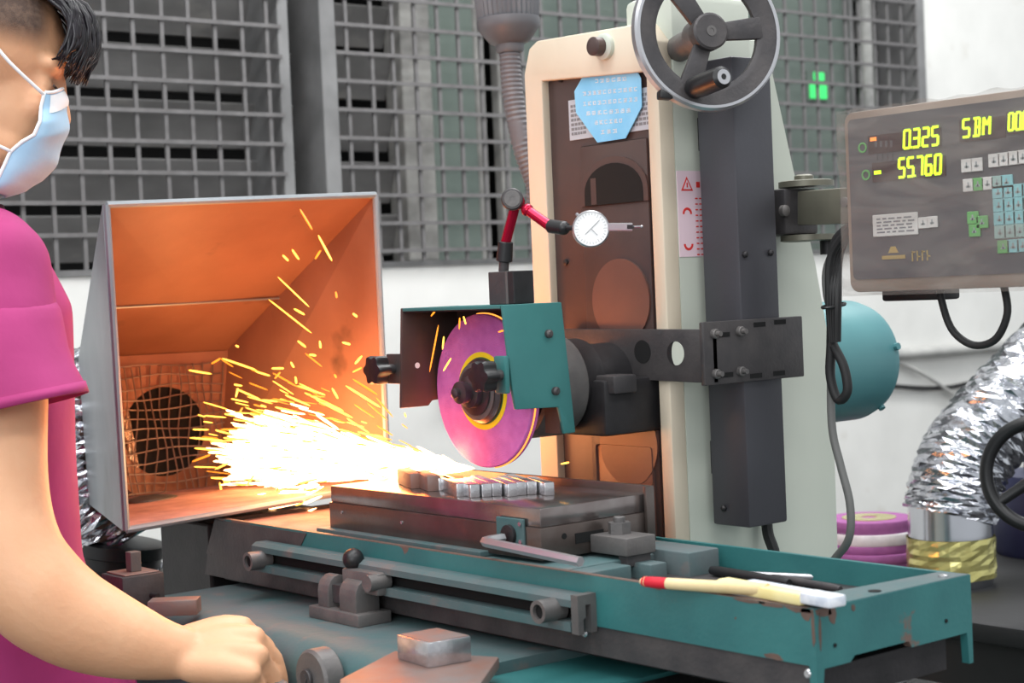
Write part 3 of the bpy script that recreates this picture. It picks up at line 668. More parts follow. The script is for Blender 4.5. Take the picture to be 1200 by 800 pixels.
# clamp block and small bar at the far left of the saddle
dep0 = SZ
vb = thing('tool_block', 'dark cubical tool block with a square peg beside the operator', 'block', at_z(165, 712, SZ))
q = at_z(158, 716, SZ); 
MB().box((q.x-.035, q.y-.025, SZ), (q.x+.022, q.y+.030, SZ+.046), .002).build('body', 'dark_iron', vb, True)
MB().box((q.x-.030, q.y-.020, SZ+.046), (q.x+.018, q.y+.026, SZ+.048), .001).build('rusty_cap', 'rusty_steel', vb)
MB().box((q.x-.010, q.y-.004, SZ+.048), (q.x+.004, q.y+.010, SZ+.072), .001).build('square_peg', 'grey_cast', vb)
MB().cyl((q.x+.022, q.y+.012, SZ+.020), (q.x+.034, q.y+.014, SZ+.020), .0035, 10).build('set_screw', 'black_iron', vb)
q = at_z(205, 719, SZ+.002)
tag(MB().obox(q+Z*.009, (CR-Z*CR.z).normalized(), Z.cross((CR-Z*CR.z).normalized()), Z, .058, .030, .018, .001).build('flat_bar', 'rusty_steel', None, True), 'short flat steel bar with a pinkish dusty top on the saddle', 'steel bar')

# ================================================================== dial indicator on the guard
ds = thing('indicator_stand', 'red jointed indicator stand with a white dial, standing on the wheel guard', 'indicator', (-.56, .13, gz))
yi = .135
c0 = at_y(573, 357, yi); c1 = at_y(612, 357, yi)
bt = at_y(590, 318, yi).z
xm = at_y(593, 340, yi).x
MB().box((xm-.022, yi-.008, gz), (xm+.009, yi+.022, bt), .001).build('magnet_base', 'dark_iron', ds)
MB().box((xm+.009, yi-.008, gz), (xm+.013, yi+.022, bt), .0005).build('brass_gap', 'grey_cast', ds)
MB().box((xm+.013, yi-.008, gz), (xm+.024, yi+.022, bt), .001).build('magnet_pole', 'black_iron', ds)
j0 = at_y(590, 318, yi+.004); j1 = at_y(592, 292, yi+.004); j2 = at_y(600, 252, yi+.004); j2b = at_y(604, 240, yi+.004)
MB().cyl(j0, j0.lerp(j1, .5), .006, 14).build('stem', 'dark_iron', ds, True)
MB().cyl(j0.lerp(j1, .45), j1+(j1-j0)*.35, .0095, 20, r2=.0085, bev=.001).build('swivel', 'black_plastic', ds, True)
MB().cyl(j1+(j1-j0)*.3, j2b, .0058, 18).build('lower_arm', 'anodised_red', ds, True)
kn = at_y(597, 234, yi-.008)
MB().lathe(kn+Y*.004, -CF, [(.006, -.02), (.0085, 0), (.0125, .002), (.0125, .011), (.011, .013)], 28).build('clamp_knob', 'dark_iron', ds, True)
MB().lathe(kn+Y*.004-CF*.0132, -CF, [(.0095, 0), (.009, .0006), (.003, .0006), (.003, .0001)], 28).build('knob_face', 'grey_cast', ds, True)
MB().sphere(j2b+V((.003, .0, .003)), .0095, 2).build('elbow', 'anodised_red', ds, 'all')
e1 = at_y(646, 266, yi+.010); e2 = at_y(660, 267, yi+.012)
MB().sphere(at_y(618, 246, yi+.002), .0075, 2).cyl(at_y(618, 246, yi+.002), e1, .0056, 18, r2=.0062).build('upper_arm', 'anodised_red', ds, True)
MB().cyl(e1-(e1-j2b)*.04, e2, .0078, 18, bev=.001).sphere(e2, .0082, 2).build('swivel', 'black_plastic', ds, True)
e3 = at_y(674, 267, yi+.012); MB().cyl(e2, e3, .0028, 10).build('dovetail_pin', 'black_iron', ds)
dc = at_y(692.5, 268, yi+.012); rd = 19.5*2.05/FPX
nd = (-CF+CR*.12).normalized()
MB().lathe(dc+CF*.012, -CF, [(rd*.92, 0), (rd*1.02, .004), (rd*1.02, .013), (rd*.95, .015), (rd*.93, .0135)], 40).build('dial_case', 'satin_aluminium', ds, True)
df = MB().lathe(dc-CF*.0012, -CF, [(rd*.93, 0), (rd*.93, .0008)], 40).build('dial_face', 'dial_white', ds)
du, dw, da = frame(-CF)
for k in range(30):
    t = 2*PI*k/30; d = du*math.cos(t)+dw*math.sin(t); tt = da.cross(d)
    MB().obox(dc-CF*.0022+d*rd*(.80 if k % 5 else .77), d, tt, da, rd*(.12 if k % 5 else .2), .0003, .0002).build('tick', 'ink_grey', df)
d = (CR*.7+CU*.7).normalized(); MB().obox(dc-CF*.0026+d*rd*.1, d, da.cross(d), da, rd*1.1, .0006, .0003).build('needle', 'ink_grey', df)
d = (CR*.7-CU*.7).normalized(); MB().obox(dc-CF*.0026+d*rd*.25, d, da.cross(d), da, rd*.5, .0005, .0003).build('needle', 'ink_grey', df)
f0 = at_y(712, 266, yi+.012); f1 = at_y(741, 266, yi+.012); f2 = at_y(752, 265.5, yi+.012)
du_ = (f1-f0).normalized()
MB().obox((f0+f1)/2, du_, -CF, CU, (f1-f0).length, .006, .0085, .001).build('stylus_body', 'satin_aluminium', ds)
MB().obox(f1-du_*.004, du_, -CF, CU, .009, .007, .0045).build('stylus_pivot', 'black_iron', ds)
MB().cyl(f1-du_*.002, f2, .0013, 8).sphere(f2, .0018, 1).build('stylus', 'bright_steel', ds)
gp = at_y(677, 252, yi+.012); MB().cyl(dc+(gp-dc)*.9, gp+(gp-dc)*.08, .002, 8).build('lug', 'ink_grey', ds)

# ================================================================== digital readout
YD = .400
dl = at_y(989, 141, YD); dr_x = .075
zt1, zt0_ = .457, .262
DX0 = dl.x
dro = thing('digital_readout', 'grey digital readout box with lime digits, hung on a swing bracket', 'readout', (DX0+.1, YD+.03, zt0_))
def rrect(x0, x1, z0, z1, r, n=5):
    P = []
    for cx_, cz_, a0 in ((x1-r, z1-r, 0), (x0+r, z1-r, 90), (x0+r, z0+r, 180), (x1-r, z0+r, 270)):
        for k in range(n+1): t = math.radians(a0+90*k/n); P.append((cx_+r*math.cos(t), cz_+r*math.sin(t)))
    return P
P = rrect(DX0, dr_x, zt0_, zt1+.004, .012)
MB().prism([(x, YD+.006, z) for x, z in P], (0, .05, 0), .002).build('housing', 'dro_frame', dro, True)
MB().prism([(x, YD, z) for x, z in P] , (0, .008, 0), .0015).build('bezel', 'dro_frame', dro, True)
pan = MB().prism([(x, YD-.0012, z) for x, z in rrect(DX0+.006, dr_x-.006, zt0_+.014, zt1-.004, .006)], (0, .003, 0)).build('front_panel', 'dro_panel', dro)
y1_ = YD-.0014
def pnl(px, py): return at_y(px, py, y1_)
def plate(x0, x1, z0, z1, name, m, par, dy=.0008, yy=y1_): return MB().box((x0, yy-dy, z0), (x1, yy+.0003, z1)).build(name, m, par)
SEG = {'0': 'abcdef', '1': 'bc', '2': 'abged', '3': 'abgcd', '4': 'fgbc', '5': 'afgcd', '6': 'afgedc', '7': 'abc', '8': 'abcdefg', '9': 'abcdfg', 'S': 'afgcd', '-': 'g', 'D': 'abcdij', 'M': 'efbcxy'}
def digit(ch_, x, z, w_, h, par):
    t = h*.15; s = .08*h; m = MB(); yy = y1_-.0014
    def bar(x0, z0, x1, z1):
        d = V((x1-x0, 0, z1-z0)); l = d.length; d.normalize(); n = V((-d.z, 0, d.x))
        m.obox(V(((x0+x1)/2, yy, (z0+z1)/2)), d, n, Y, l, t, .0006)
    A = {'a': (0, h, w_, h), 'b': (w_, h/2, w_, h), 'c': (w_, 0, w_, h/2), 'd': (0, 0, w_, 0), 'e': (0, 0, 0, h/2), 'f': (0, h/2, 0, h), 'g': (0, h/2, w_, h/2), 'i': (w_*.4, 0, w_*.4, h), 'j': (w_*.4, h/2, w_, h/2), 'x': (0, h, w_/2, h*.55), 'y': (w_/2, h*.55, w_, h)}
    for k in SEG[ch_]:
        x0, z0, x1, z1 = A[k]; bar(x+x0+s*z0/h, z+z0, x+x1+s*z1/h, z+z1)
    return m.build('digit', 'digit_lime', par)
def number(txt, pa, pb, hpx, par):
    a = pnl(*pa); b = pnl(*pb); h = hpx*1.9/FPX; n = len([c_ for c_ in txt if c_ != '.']); st_ = (b.x-a.x)/n; i = 0
    for c_ in txt:
        if c_ == '.':
            x = a.x+i*st_-.0012; MB().box((x-.0012, y1_-.0016, a.z-.001), (x+.0012, y1_-.0008, a.z+.0014)).build('decimal_point', 'digit_lime', par); continue
        digit(c_, a.x+i*st_+st_*.1, a.z, st_*.62, h, par); i += 1
def window_(pa, pb, name='display_window', m='dro_window'):
    a = pnl(*pa); b = pnl(*pb); return MB().box((a.x, y1_-.0006, min(a.z, b.z)), (b.x, y1_+.0003, max(a.z, b.z))).build(name, m, pan)
wA = window_((1018, 181), (1103, 149)); wB = window_((1023, 214), (1108, 182)); wC = window_((1125, 167), (1178, 135)); wD = window_((1180, 158), (1240, 124))
number('0.325', (1059, 174), (1103, 169), 20, wA)
number('55.760', (1053, 208), (1106, 203), 21, wB)
number('SDM', (1128, 161), (1164, 157), 19, wC)
number('00.00', (1182, 153), (1216, 148), 18, wD)
for px, py in ((1024, 163), (1029, 202)):
    a = pnl(px, py); MB().obox(a-Y*.001, X, Z, Y, .008 if py < 180 else .009, .004, .0008).build('status_light', 'led_orange' if py < 180 else 'digit_lime', pan)
for px, py in ((1011, 173), (1015, 205)):
    a = pnl(px, py); MB().ring(a-Y*.0008, Y, .0058, .004, .0008, 20).build('jog_ring', 'key_green', pan)
for px in (1030, 1036, 1042, 1048):
    for py in (182, 167):
        a = pnl(px-3, py+2 if py > 170 else py+2); MB().box((a.x-.0016, y1_-.0008, a.z-.003), (a.x+.0016, y1_-.0004, a.z+.004)).build('unlit_segment', 'dro_panel', wA)
def keys(x0, y0, n, pitch, size, m, slope=-.1, labelm='print_soft'):
    for k in range(n):
        a = pnl(x0+k*pitch, y0+slope*k*pitch)
        sx = size[0]*1.85/FPX/.66; sz = size[1]*1.85/FPX
        kk = MB().box((a.x-sx/2, y1_-.002, a.z-sz/2), (a.x+sx/2, y1_, a.z+sz/2), .0006).build('key', m if isinstance(m, str) else m[k], pan)
        MB().box((a.x-sx*.2, y1_-.0022, a.z-sz*.18), (a.x+sx*.2, y1_-.0019, a.z-sz*.02)).box((a.x-sx*.06, y1_-.0022, a.z-sz*.2), (a.x+sx*.06, y1_-.0019, a.z+sz*.24)).build('key_print', labelm, kk)
keys(1134, 194, 2, 11.5, (10, 15), 'key_white')
keys(1166, 188, 4, 11.3, (10, 15), 'key_white', -.13)
keys(1136, 217, 5, 11.2, (10, 14.5), ['key_white', 'key_green', 'key_white', 'key_teal_grey', 'key_blue'], -.1)
for r_ in range(4): keys(1171+r_*.8, 225+r_*15.6, 4, 11.5, (10.5, 14.5), 'key_blue' if r_ < 3 else 'key_teal_grey', -.08)
keys(1177, 289, 3, 11.5, (10.5, 14.5), ['key_green', 'key_blue', 'key_blue'], -.08)
keys(1141, 255, 1, 11, (10, 14), 'key_green'); keys(1152, 260, 1, 11, (10, 14), 'key_green'); keys(1143, 270, 1, 11, (10, 14), 'key_green')
keys(1083, 261, 2, 10.5, (9.5, 13), 'key_white')
a = pnl(1024, 278); b = pnl(1076, 248)
nm = MB().box((a.x, y1_-.0016, a.z), (b.x, y1_, b.z), .001).build('makers_plate', 'key_white', pan)
for r_ in range(5):
    x = a.x+.006
    while x < b.x-.008:
        l = random.uniform(.004, .011); zz = a.z+.004+r_*(b.z-a.z-.006)/5; MB().box((x, y1_-.0019, zz), (min(x+l, b.x-.004), y1_-.0015, zz+.0016)).build('print', 'ink_grey', nm); x += l+.003
a = pnl(1034, 303); b = pnl(1061, 300)
MB().box((a.x, y1_-.0006, a.z-.001), (b.x, y1_, a.z+.003)).build('gold_print', 'print_gold', pan)
c = pnl(1047, 293); MB().prism([(c.x-.007, y1_-.0006, c.z-.003), (c.x+.007, y1_-.0006, c.z-.003), (c.x+.003, y1_-.0006, c.z+.004), (c.x-.003, y1_-.0006, c.z+.004)], (0, .0005, 0)).build('gold_emblem', 'print_gold', pan)
c = pnl(1069, 306); x = c.x
for k in range(4): MB().box((x+k*.0065, y1_-.0006, c.z), (x+k*.0065+.0016, y1_, c.z+.011)).box((x+k*.0065, y1_-.0006, c.z+(.004 if k % 2 else .009)), (x+k*.0065+.0046, y1_, c.z+(.0055 if k % 2 else .0105))).build('gold_letter', 'print_gold', pan)
# loose clear plastic cover over the box, ragged at the top
def ptop(x, k): return zt1+.006+.0014*math.sin(x*140+k)+.001*math.sin(x*61)
cv = MB(); nx = 46
for side in (0, 1):
    vs = []
cvm = bpy.data.materials.new('cover_film'); cvm.use_nodes = True; nt = cvm.node_tree; N = nt.nodes; L = nt.links
for n_ in list(N): N.remove(n_)
out = N.new('ShaderNodeOutputMaterial'); tr = N.new('ShaderNodeBsdfTransparent'); gl = N.new('ShaderNodeBsdfPrincipled'); mx = N.new('ShaderNodeMixShader')
gl.inputs['Base Color'].default_value = lin((150, 142, 136)); gl.inputs['Roughness'].default_value = .22
nz = N.new('ShaderNodeTexNoise'); nz.inputs['Scale'].default_value = 14; nz.inputs['Detail'].default_value = 3; nz.inputs['Distortion'].default_value = 1.2
tcn = N.new('ShaderNodeTexCoord'); mpn = N.new('ShaderNodeMapping'); mpn.inputs['Rotation'].default_value = (0, .6, 0); mpn.inputs['Scale'].default_value = (.6, 1, 2)
L.new(tcn.outputs['Object'], mpn.inputs[0]); L.new(mpn.outputs[0], nz.inputs['Vector'])
bpn = N.new('ShaderNodeBump'); bpn.inputs['Strength'].default_value = .5; bpn.inputs['Distance'].default_value = .004; L.new(nz.outputs['Fac'], bpn.inputs['Height']); L.new(bpn.outputs[0], gl.inputs['Normal'])
mr = N.new('ShaderNodeMapRange'); mr.inputs['From Min'].default_value = .35; mr.inputs['From Max'].default_value = .75; mr.inputs['To Min'].default_value = .12; mr.inputs['To Max'].default_value = .48
L.new(nz.outputs['Fac'], mr.inputs['Value']); L.new(mr.outputs[0], mx.inputs[0]); L.new(tr.outputs[0], mx.inputs[1]); L.new(gl.outputs[0], mx.inputs[2]); L.new(mx.outputs[0], out.inputs[0])
MATS['cover_film'] = cvm
xs_ = [DX0-.004+(dr_x+.008-DX0)*k/(nx-1) for k in range(nx)]
def film(i, j):
    x = xs_[min(int(round(i*(nx-1))), nx-1)]; z = zt0_-.004+(ptop(x, 0)-zt0_+.004)*j
    return (x, YD-.0075-.0012*math.sin(x*55+z*40)-.001*math.sin(z*90-x*30), z)
MB().grid(film, nx, 14).build('plastic_cover', 'cover_film', dro, 'all')
MB().grid(lambda i, j: (xs_[min(int(round(i*(nx-1))), nx-1)], YD-.0075+.068*j, ptop(xs_[min(int(round(i*(nx-1))), nx-1)], 3*j)), nx, 4).build('cover_top', 'cover_film', dro, 'all')
MB().grid(lambda i, j: (DX0-.004-.0015*math.sin(j*9), YD-.0075+.068*i, zt0_-.004+(zt1-zt0_+.008)*j), 4, 10).build('cover_side', 'cover_film', dro, 'all')
# bracket behind the box and swing arm to the column
MB().box((DX0-.002, YD+.056, zt0_-.012), (DX0+.085, YD+.085, zt0_+.09), .003).build('mounting_box', 'black_plastic', dro, True)
for k, py in enumerate((283, 306, 322)):
    q = at_x(1000, py, DX0-.002); MB().box((DX0-.0035, YD+.064, q.z-.003), (DX0-.002, YD+.076, q.z+.003)).build('switch' , 'led_red' if k == 0 else 'dark_iron', dro)
q0 = at_y(935, 246, .50); q1 = at_y(1003, 243, YD+.07)
bz = q0.z
MB().prism([at_y(934, 224, .50), at_y(1000, 219, YD+.07), at_y(1000, 262, YD+.07), at_y(934, 264, .50)], (.004, .02, 0), .002).build('swing_arm', 'bracket_olive', dro, True)
jx = at_x(925, 245, -.47)
MB().box((CX1-.002, jx.y-.03, jx.z-.032), (-.45, jx.y+.03, jx.z+.024), .003).build('hinge_block', 'dark_iron', dro, True)
MB().lathe((-.45, jx.y+.01, jx.z+.026), Z, [(.034, 0), (.034, .007), (.030, .008)], 28).build('hinge_plate', 'bracket_olive', dro, True)
MB().lathe((-.45, jx.y+.01, jx.z-.041), Z, [(.030, 0), (.034, .001), (.034, .008)], 28).build('hinge_plate', 'bracket_olive', dro, True)
MB().lathe((-.455, jx.y+.012, jx.z+.034), Z, [(.012, 0), (.012, .006), (.008, .008)], 20).build('hinge_cap', 'bracket_olive', dro, True)
MB().cyl((-.44, jx.y+.035, jx.z-.058), (-.44, jx.y+.035, jx.z-.040), .010, 14).build('hinge_bolt', 'black_iron', dro, True)
q = at_x(917, 247, -.45); MB().lathe(q, X, [(.007, 0), (.007, .006), (.004, .008)], 14).build('hinge_screw', 'grey_cast', dro, True)
q = at_y(991, 237, YD+.068); MB().lathe(q+X*.002-Y*.002, -Y, [(.006, 0), (.006, .004), (.003, .005)], 12).build('arm_screw', 'grey_cast', dro, True)
# cables by the readout
dk = YD+.075
tag(MB().tube(bez([at_y(1000, 262, dk), at_y(978, 285, dk), at_y(975, 330, dk), at_y(974, 400, dk), at_y(973, 440, dk), at_y(982, 468, dk), at_y(993, 458, dk), at_y(989, 430, dk), at_y(977, 405, dk)], 40), .0058, 10).build('readout_cable', 'black_rubber', None, True), 'thick black cable hanging in a loop left of the readout', 'cable')
tag(MB().tube(bez([at_y(990, 275, dk+.01), at_y(970, 310, dk+.01), at_y(969, 345, dk+.01), at_y(978, 380, dk+.01), at_y(974, 430, dk+.01), at_y(975, 500, dk+.01), at_y(985, 545, dk+.01), at_y(996, 590, dk+.01), at_y(995, 630, dk+.01), at_y(978, 655, dk+.02), at_y(950, 690, dk+.03)], 50), .0050, 10).build('scale_cable', 'grey_rubber', None, True), 'grey cable hanging beside the column down to the table', 'cable')
for k in range(4): 
    dx = k*3.2
    tag(MB().tube(bez([at_y(996+dx*.3, 265, dk-.012+k*.006), at_y(974+dx, 300, dk-.012+k*.006), at_y(972+dx, 350, dk-.012), at_y(975+dx*.6, 400, dk-.01)], 20), .0050, 8).build('bundled_cable', 'black_rubber', None, True), 'black cable in the bundle strapped beside the column', 'cable', 'bundled cables by the readout')
q = at_y(977, 358, dk-.008); tag(MB().tube([q+V((.011*math.cos(t), .016*math.sin(t), .002*math.sin(t))) for t in [2*PI*k/20 for k in range(21)]], .002, 6).build('cable_tie', 'black_plastic', None, True), 'black cable tie around the bundle beside the column', 'cable tie')
dk2 = YD+.04
tag(MB().tube(bez([at_y(1101, 320, dk2), at_y(1102, 345, dk2), at_y(1115, 385, dk2), at_y(1140, 404, dk2), at_y(1166, 398, dk2), at_y(1180, 370, dk2), at_y(1178, 342, dk2), at_y(1170, 315, dk2)], 40), .0042, 10).build('looped_cable', 'black_rubber', None, True), 'thin black cable looping below the digital readout', 'cable')
q0 = at_y(905, 610, .50)
tag(MB().tube(bez([at_y(898, 600, .48), at_y(900, 625, .48), at_y(908, 650, .48), at_y(912, 690, .48)], 16), .007, 8).build('post_cable', 'black_rubber', None, True), 'black cable dropping from under the square post', 'cable')

# ================================================================== spark hood
hx, bx = -1.0, -1.40
O = [V((hx, -.143, .408)), V((hx, .261, .421)), V((hx, .261, .018)), V((hx, -.138, .003))]
B = [V((bx, .000, .208)), V((bx, .243, .206)), V((bx, .215, -.006)), V((bx, .005, -.008))]
hood = thing('spark_hood', 'grey sheet metal spark hood, funnel shaped, open towards the grinding wheel', 'hood', (-1.2, .08, -.01))
def sheet(q, name, m, t=.003):
    n = (q[1]-q[0]).cross(q[3]-q[0]).normalized()*t
    return MB().prism(q, n).build(name, m, hood)
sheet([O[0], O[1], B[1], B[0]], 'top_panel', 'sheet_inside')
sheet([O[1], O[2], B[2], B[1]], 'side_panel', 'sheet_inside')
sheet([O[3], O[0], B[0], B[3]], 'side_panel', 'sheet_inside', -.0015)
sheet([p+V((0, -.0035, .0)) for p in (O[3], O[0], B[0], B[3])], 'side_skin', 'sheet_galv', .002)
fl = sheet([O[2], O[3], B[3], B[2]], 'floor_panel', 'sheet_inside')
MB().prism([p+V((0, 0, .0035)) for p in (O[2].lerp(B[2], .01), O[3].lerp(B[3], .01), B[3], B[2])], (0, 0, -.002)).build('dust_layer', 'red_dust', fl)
for i in range(4):
    p, q = O[i], O[(i+1) % 4]
    MB().cyl(p, q, .0045, 8).build('rolled_edge', 'sheet_galv', hood, True)
# seam on the slanted roof
s0, s1 = O[0].lerp(B[0], .62), O[1].lerp(B[1], .62); MB().cyl(s0-Z*.004, s1-Z*.004, .0018, 6).build('roof_seam', 'sheet_galv', hood)
# back panel with a round outlet and wire mesh
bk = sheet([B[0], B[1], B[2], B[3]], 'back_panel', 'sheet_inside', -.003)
oc_ = at_x(195, 505, bx)
MB().cyl((bx+.001, oc_.y-.005, oc_.z), (bx+.0035, oc_.y-.005, oc_.z), .068, 40).build('outlet', 'hole_black', bk)
wm = MB(); ym0, ym1, zm0, zm1 = .030, .225, -.002, .190
for k in range(14): y = ym0+(ym1-ym0)*k/13; wm.tube([(bx+.012+.004*math.sin(k+j), y+.004*math.sin(j*1.3+k), zm0+(zm1-zm0)*j/6) for j in range(7)], .0012, 5)
for k in range(13): z = zm0+(zm1-zm0)*k/12; wm.tube([(bx+.013+.004*math.sin(k*2+j), ym0+(ym1-ym0)*j/7, z+.003*math.sin(j+k)) for j in range(8)], .0012, 5)
tag(wm.build('wire_mesh', 'wire', bk), None, None, None, 'stuff')
q = at_x(178, 586, bx+.12); MB().sphere((q.x, q.y, .002), .03, 2, (1, 1.4, .25)).build('dust_heap', 'dark_iron', fl, 'all')
MB().box((-1.20, .01, -.13), (-1.06, .20, -.012), .004).build('support_bracket', 'black_iron', hood)
MB().box((-1.17, .06, FLOOR), (-1.09, .14, -.13), .004).build('support_leg', 'black_iron', hood)

# crinkled foil ducts
def foil(path, r, name, label, seed, n=22, m=70, rough=.10, mt='foil', group=None):
    random.seed(seed); pts = bez(path, m); rs = []; t0 = (pts[1]-pts[0]).normalized(); u, v, _ = frame(t0)
    for i, p in enumerate(pts):
        t = (pts[min(i+1, m-1)]-pts[max(i-1, 0)]).normalized(); q = t0.rotation_difference(t); u = q @ u; v = q @ v; t0 = t
        rs.append([p+(u*math.cos(2*PI*k/n+.14*(i % 2))+v*math.sin(2*PI*k/n+.14*(i % 2)))*r*(1+random.uniform(-rough, rough)) for k in range(n)])
    o = MB().rings(rs).build(name, mt, None)
    if label: tag(o, label, 'duct', group)
    return o
foil([(-1.405, .12, .09), (-1.50, .10, .09), at_x(96, 455, -1.49), at_x(92, 510, -1.48), at_x(99, 560, -1.46), at_x(114, 605, -1.44), at_x(132, 638, -1.43)], .064, 'foil_duct', 'crinkled silver foil duct behind the spark hood', 3)
dcx = at_x(136, 650, -1.42)
tag(MB().lathe(dcx-Z*.03, (.1, .1, 1), [(.066, 0), (.071, .003), (.071, .012), (.064, .014), (.064, .030), (.069, .032), (.069, .05), (.06, .052)], 36).build('duct_collar', 'black_plastic', None, True), 'black ring collar joining the foil ducts below the spark hood', 'collar')
foil([at_x(136, 664, -1.42), at_x(150, 690, -1.42), at_x(180, 705, -1.42), at_x(205, 720, -1.42), at_x(215, 800, -1.42), at_x(215, 900, -1.42), V((-1.42, at_x(215, 900, -1.42).y, FLOOR))], .058, 'lower_foil_duct', 'crinkled silver foil duct hanging below the black collar', 5)

# ================================================================== gooseneck lamp behind the column
lp = thing('gooseneck_lamp', 'grey plastic work lamp on a ribbed gooseneck behind the column', 'lamp', at_d(650, 330, 2.5))
gp_ = bez([at_d(597, 52, 2.55), at_d(599, 90, 2.55), at_d(604, 130, 2.55), at_d(614, 175, 2.55), at_d(628, 215, 2.55), at_d(642, 255, 2.54), V((-.757, .56, .33))], 90)
MB().tube(gp_, [.0150+.0014*(i % 2) for i in range(90)], 16).build('gooseneck', 'hose_grey', lp, True)
lx = (at_d(590, -60, 2.55)-at_d(598, 60, 2.55)).normalized(); l0 = at_d(598, 62, 2.55)
MB().lathe(l0, lx, [(.018, 0), (.021, .004), (.021, .012), (.030, .016), (.044, .034), (.047, .040), (.047, .05)], 36).build('lamp_neck', 'lamp_grey', lp, True)
u, v, a = frame(lx); rs = []
for h, r in ((.05, .044), (.055, .0455), (.15, .052), (.16, .050)):
    rs.append([l0+a*h+(u*math.cos(t)+v*math.sin(t))*(r+(.0012 if k % 2 else -.0012)) for k, t in enumerate([2*PI*k/72 for k in range(72)])])
MB().rings(rs).build('ribbed_head', 'lamp_grey', lp, True)
MB().lathe(l0+lx*.16, lx, [(.05, 0), (.06, .03), (.075, .09), (.07, .09)], 36).build('lamp_shade', 'lamp_grey', lp, True)

# ================================================================== neighbouring bench on the right
bz_ = -.22
bench = thing('side_bench', 'dark grey steel machine bench standing behind the table end', 'bench', (-.6, 1.5, FLOOR))
MB().box((-1.25, .93, bz_-.03), (-.18, 2.4, bz_), .006).build('bench_top', 'bench_dark', bench, True)
MB().box((-1.20, .97, FLOOR), (-.22, 2.35, bz_-.03), .006).build('bench_body', 'bench_dark', bench, True)
MB().prism([(-.215, 1.0, -.30), (-.215, 1.06, -.30), (-.215, 1.9, -.93), (-.215, 1.84, -.93)], (.012, 0, 0), .002).build('diagonal_brace', 'black_iron', bench)
nb = thing('machine_drum', 'dark blue cylindrical machine body behind the black handwheel', 'machine', at_z(1200, 640, bz_))
q = at_z(1225, 650, bz_)
MB().lathe((q.x, q.y+.05, bz_), Z, [(.11, 0), (.115, .01), (.115, .12), (.105, .14), (.02, .145)], 40).build('drum', 'dark_blue', nb, True)
MB().lathe((q.x, q.y+.05, bz_+.145), Z, [(.06, 0), (.06, .02), (.03, .03)], 30).build('drum_cap', 'dark_iron', nb, True)
# black handwheel cut by the frame
hq = at_d(1218, 556, 2.45); ha = (-CF+CR*-.55).normalized(); rr_ = 70*2.45/FPX
bw = thing('black_handwheel', 'glossy black handwheel beside the foil duct', 'handwheel', hq)
u, v, a = frame(ha)
MB().rings([[hq+(u*math.cos(t)+v*math.sin(t))*(rr_-.010+.010*math.cos(s_))+a*.010*math.sin(s_) for s_ in [2*PI*k/14 for k in range(14)]] for t in [2*PI*k/56 for k in range(56)]], False, True).build('rim', 'black_plastic', bw, 'all')
for ang in (215, 335, 95):
    t = math.radians(ang); d = u*math.cos(t)+v*math.sin(t); MB().tube([hq-a*.012, hq+d*rr_*.5-a*.008, hq+d*(rr_-.012)], [.010, .008, .0075], 12).build('spoke', 'black_plastic', bw, True)
MB().lathe(hq-a*.03, a, [(.02, 0), (.022, .01), (.02, .026)], 24).build('hub', 'black_plastic', bw, True)
hb_ = hq-a*.03; 
MB().tube([hq-a*.02, hq-a*.12], .012, 14).build('shaft', 'dark_iron', bw, True)
# spare grinding wheels
q = at_z(1022, 664, bz_)
zz = bz_; cnt = 0
for (dx, r, h, m, lb) in ((0, .086, .017, 'spare_pink', 'thick pink grinding wheel at the bottom of the spare stack'), (.004, .084, .015, 'spare_pink', 'pink grinding wheel second from the bottom of the spare stack'),
                          (-.002, .080, .014, 'spare_pink', 'pink grinding wheel just under the white one in the stack'), (.002, .077, .019, 'wheel_white', 'white grinding wheel between pink ones in the spare stack'), (-.003, .075, .020, 'spare_pink', 'topmost pink grinding wheel with a pale yellow paper disc')):
    gwk = thing('spare_wheel', lb, 'grinding wheel', (q.x+dx, q.y, zz), 'spare grinding wheels on the bench')
    MB().lathe((q.x+dx, q.y, zz), Z, [(.014, 0), (r-.001, 0), (r, .0015), (r, h-.0015), (r-.001, h), (.014, h)], 48).build('abrasive_body', m, gwk, True)
    if lb.startswith('topmost'): MB().ring((q.x+dx, q.y, zz+h), Z, .046, .014, .0012, 40).build('paper_disc', 'tape_yellow', gwk)
    zz += h
# foil duct on the bench with yellow tape
q = at_z(1116, 684, bz_)
rd_ = .068
up = [V((q.x, q.y, bz_+.0)), V((q.x, q.y, bz_+.05)), V((q.x, q.y, bz_+.10)), at_d(1128, 545, 2.76), at_d(1160, 505, 2.80), at_d(1200, 455, 2.85), at_d(1260, 390, 2.9)]
fd_ = thing('bench_duct', 'silver foil elbow duct with yellow tape standing on the bench', 'duct', (q.x, q.y, bz_))
random.seed(11)
MB().lathe((q.x, q.y, bz_), Z, [(rd_*.93, 0), (rd_*.96, .01), (rd_, .016), (rd_*.98, .085), (rd_*.95, .145)], 40).build('sleeve', 'foil_smooth', fd_, True)
rs = []
for i in range(9):
    rs.append([(q.x+rd_*(1.02+random.uniform(-.02, .03))*math.cos(t), q.y+rd_*(1.02+random.uniform(-.02, .03))*math.sin(t), bz_+.014+.008*i) for t in [2*PI*k/26 for k in range(26)]])
MB().rings(rs, False).build('yellow_tape', 'tape_yellow', fd_)
o = foil([V((q.x, q.y, bz_+.11)), at_d(1122, 560, 2.755), at_d(1140, 525, 2.77), at_d(1168, 490, 2.80), at_d(1205, 450, 2.84), at_d(1265, 385, 2.9), at_d(1330, 320, 2.95)], .073, 'foil_elbow', None, 12, 26, 80, .055)
o.parent = fd_; o.data.transform(Matrix.Translation(-fd_.location))

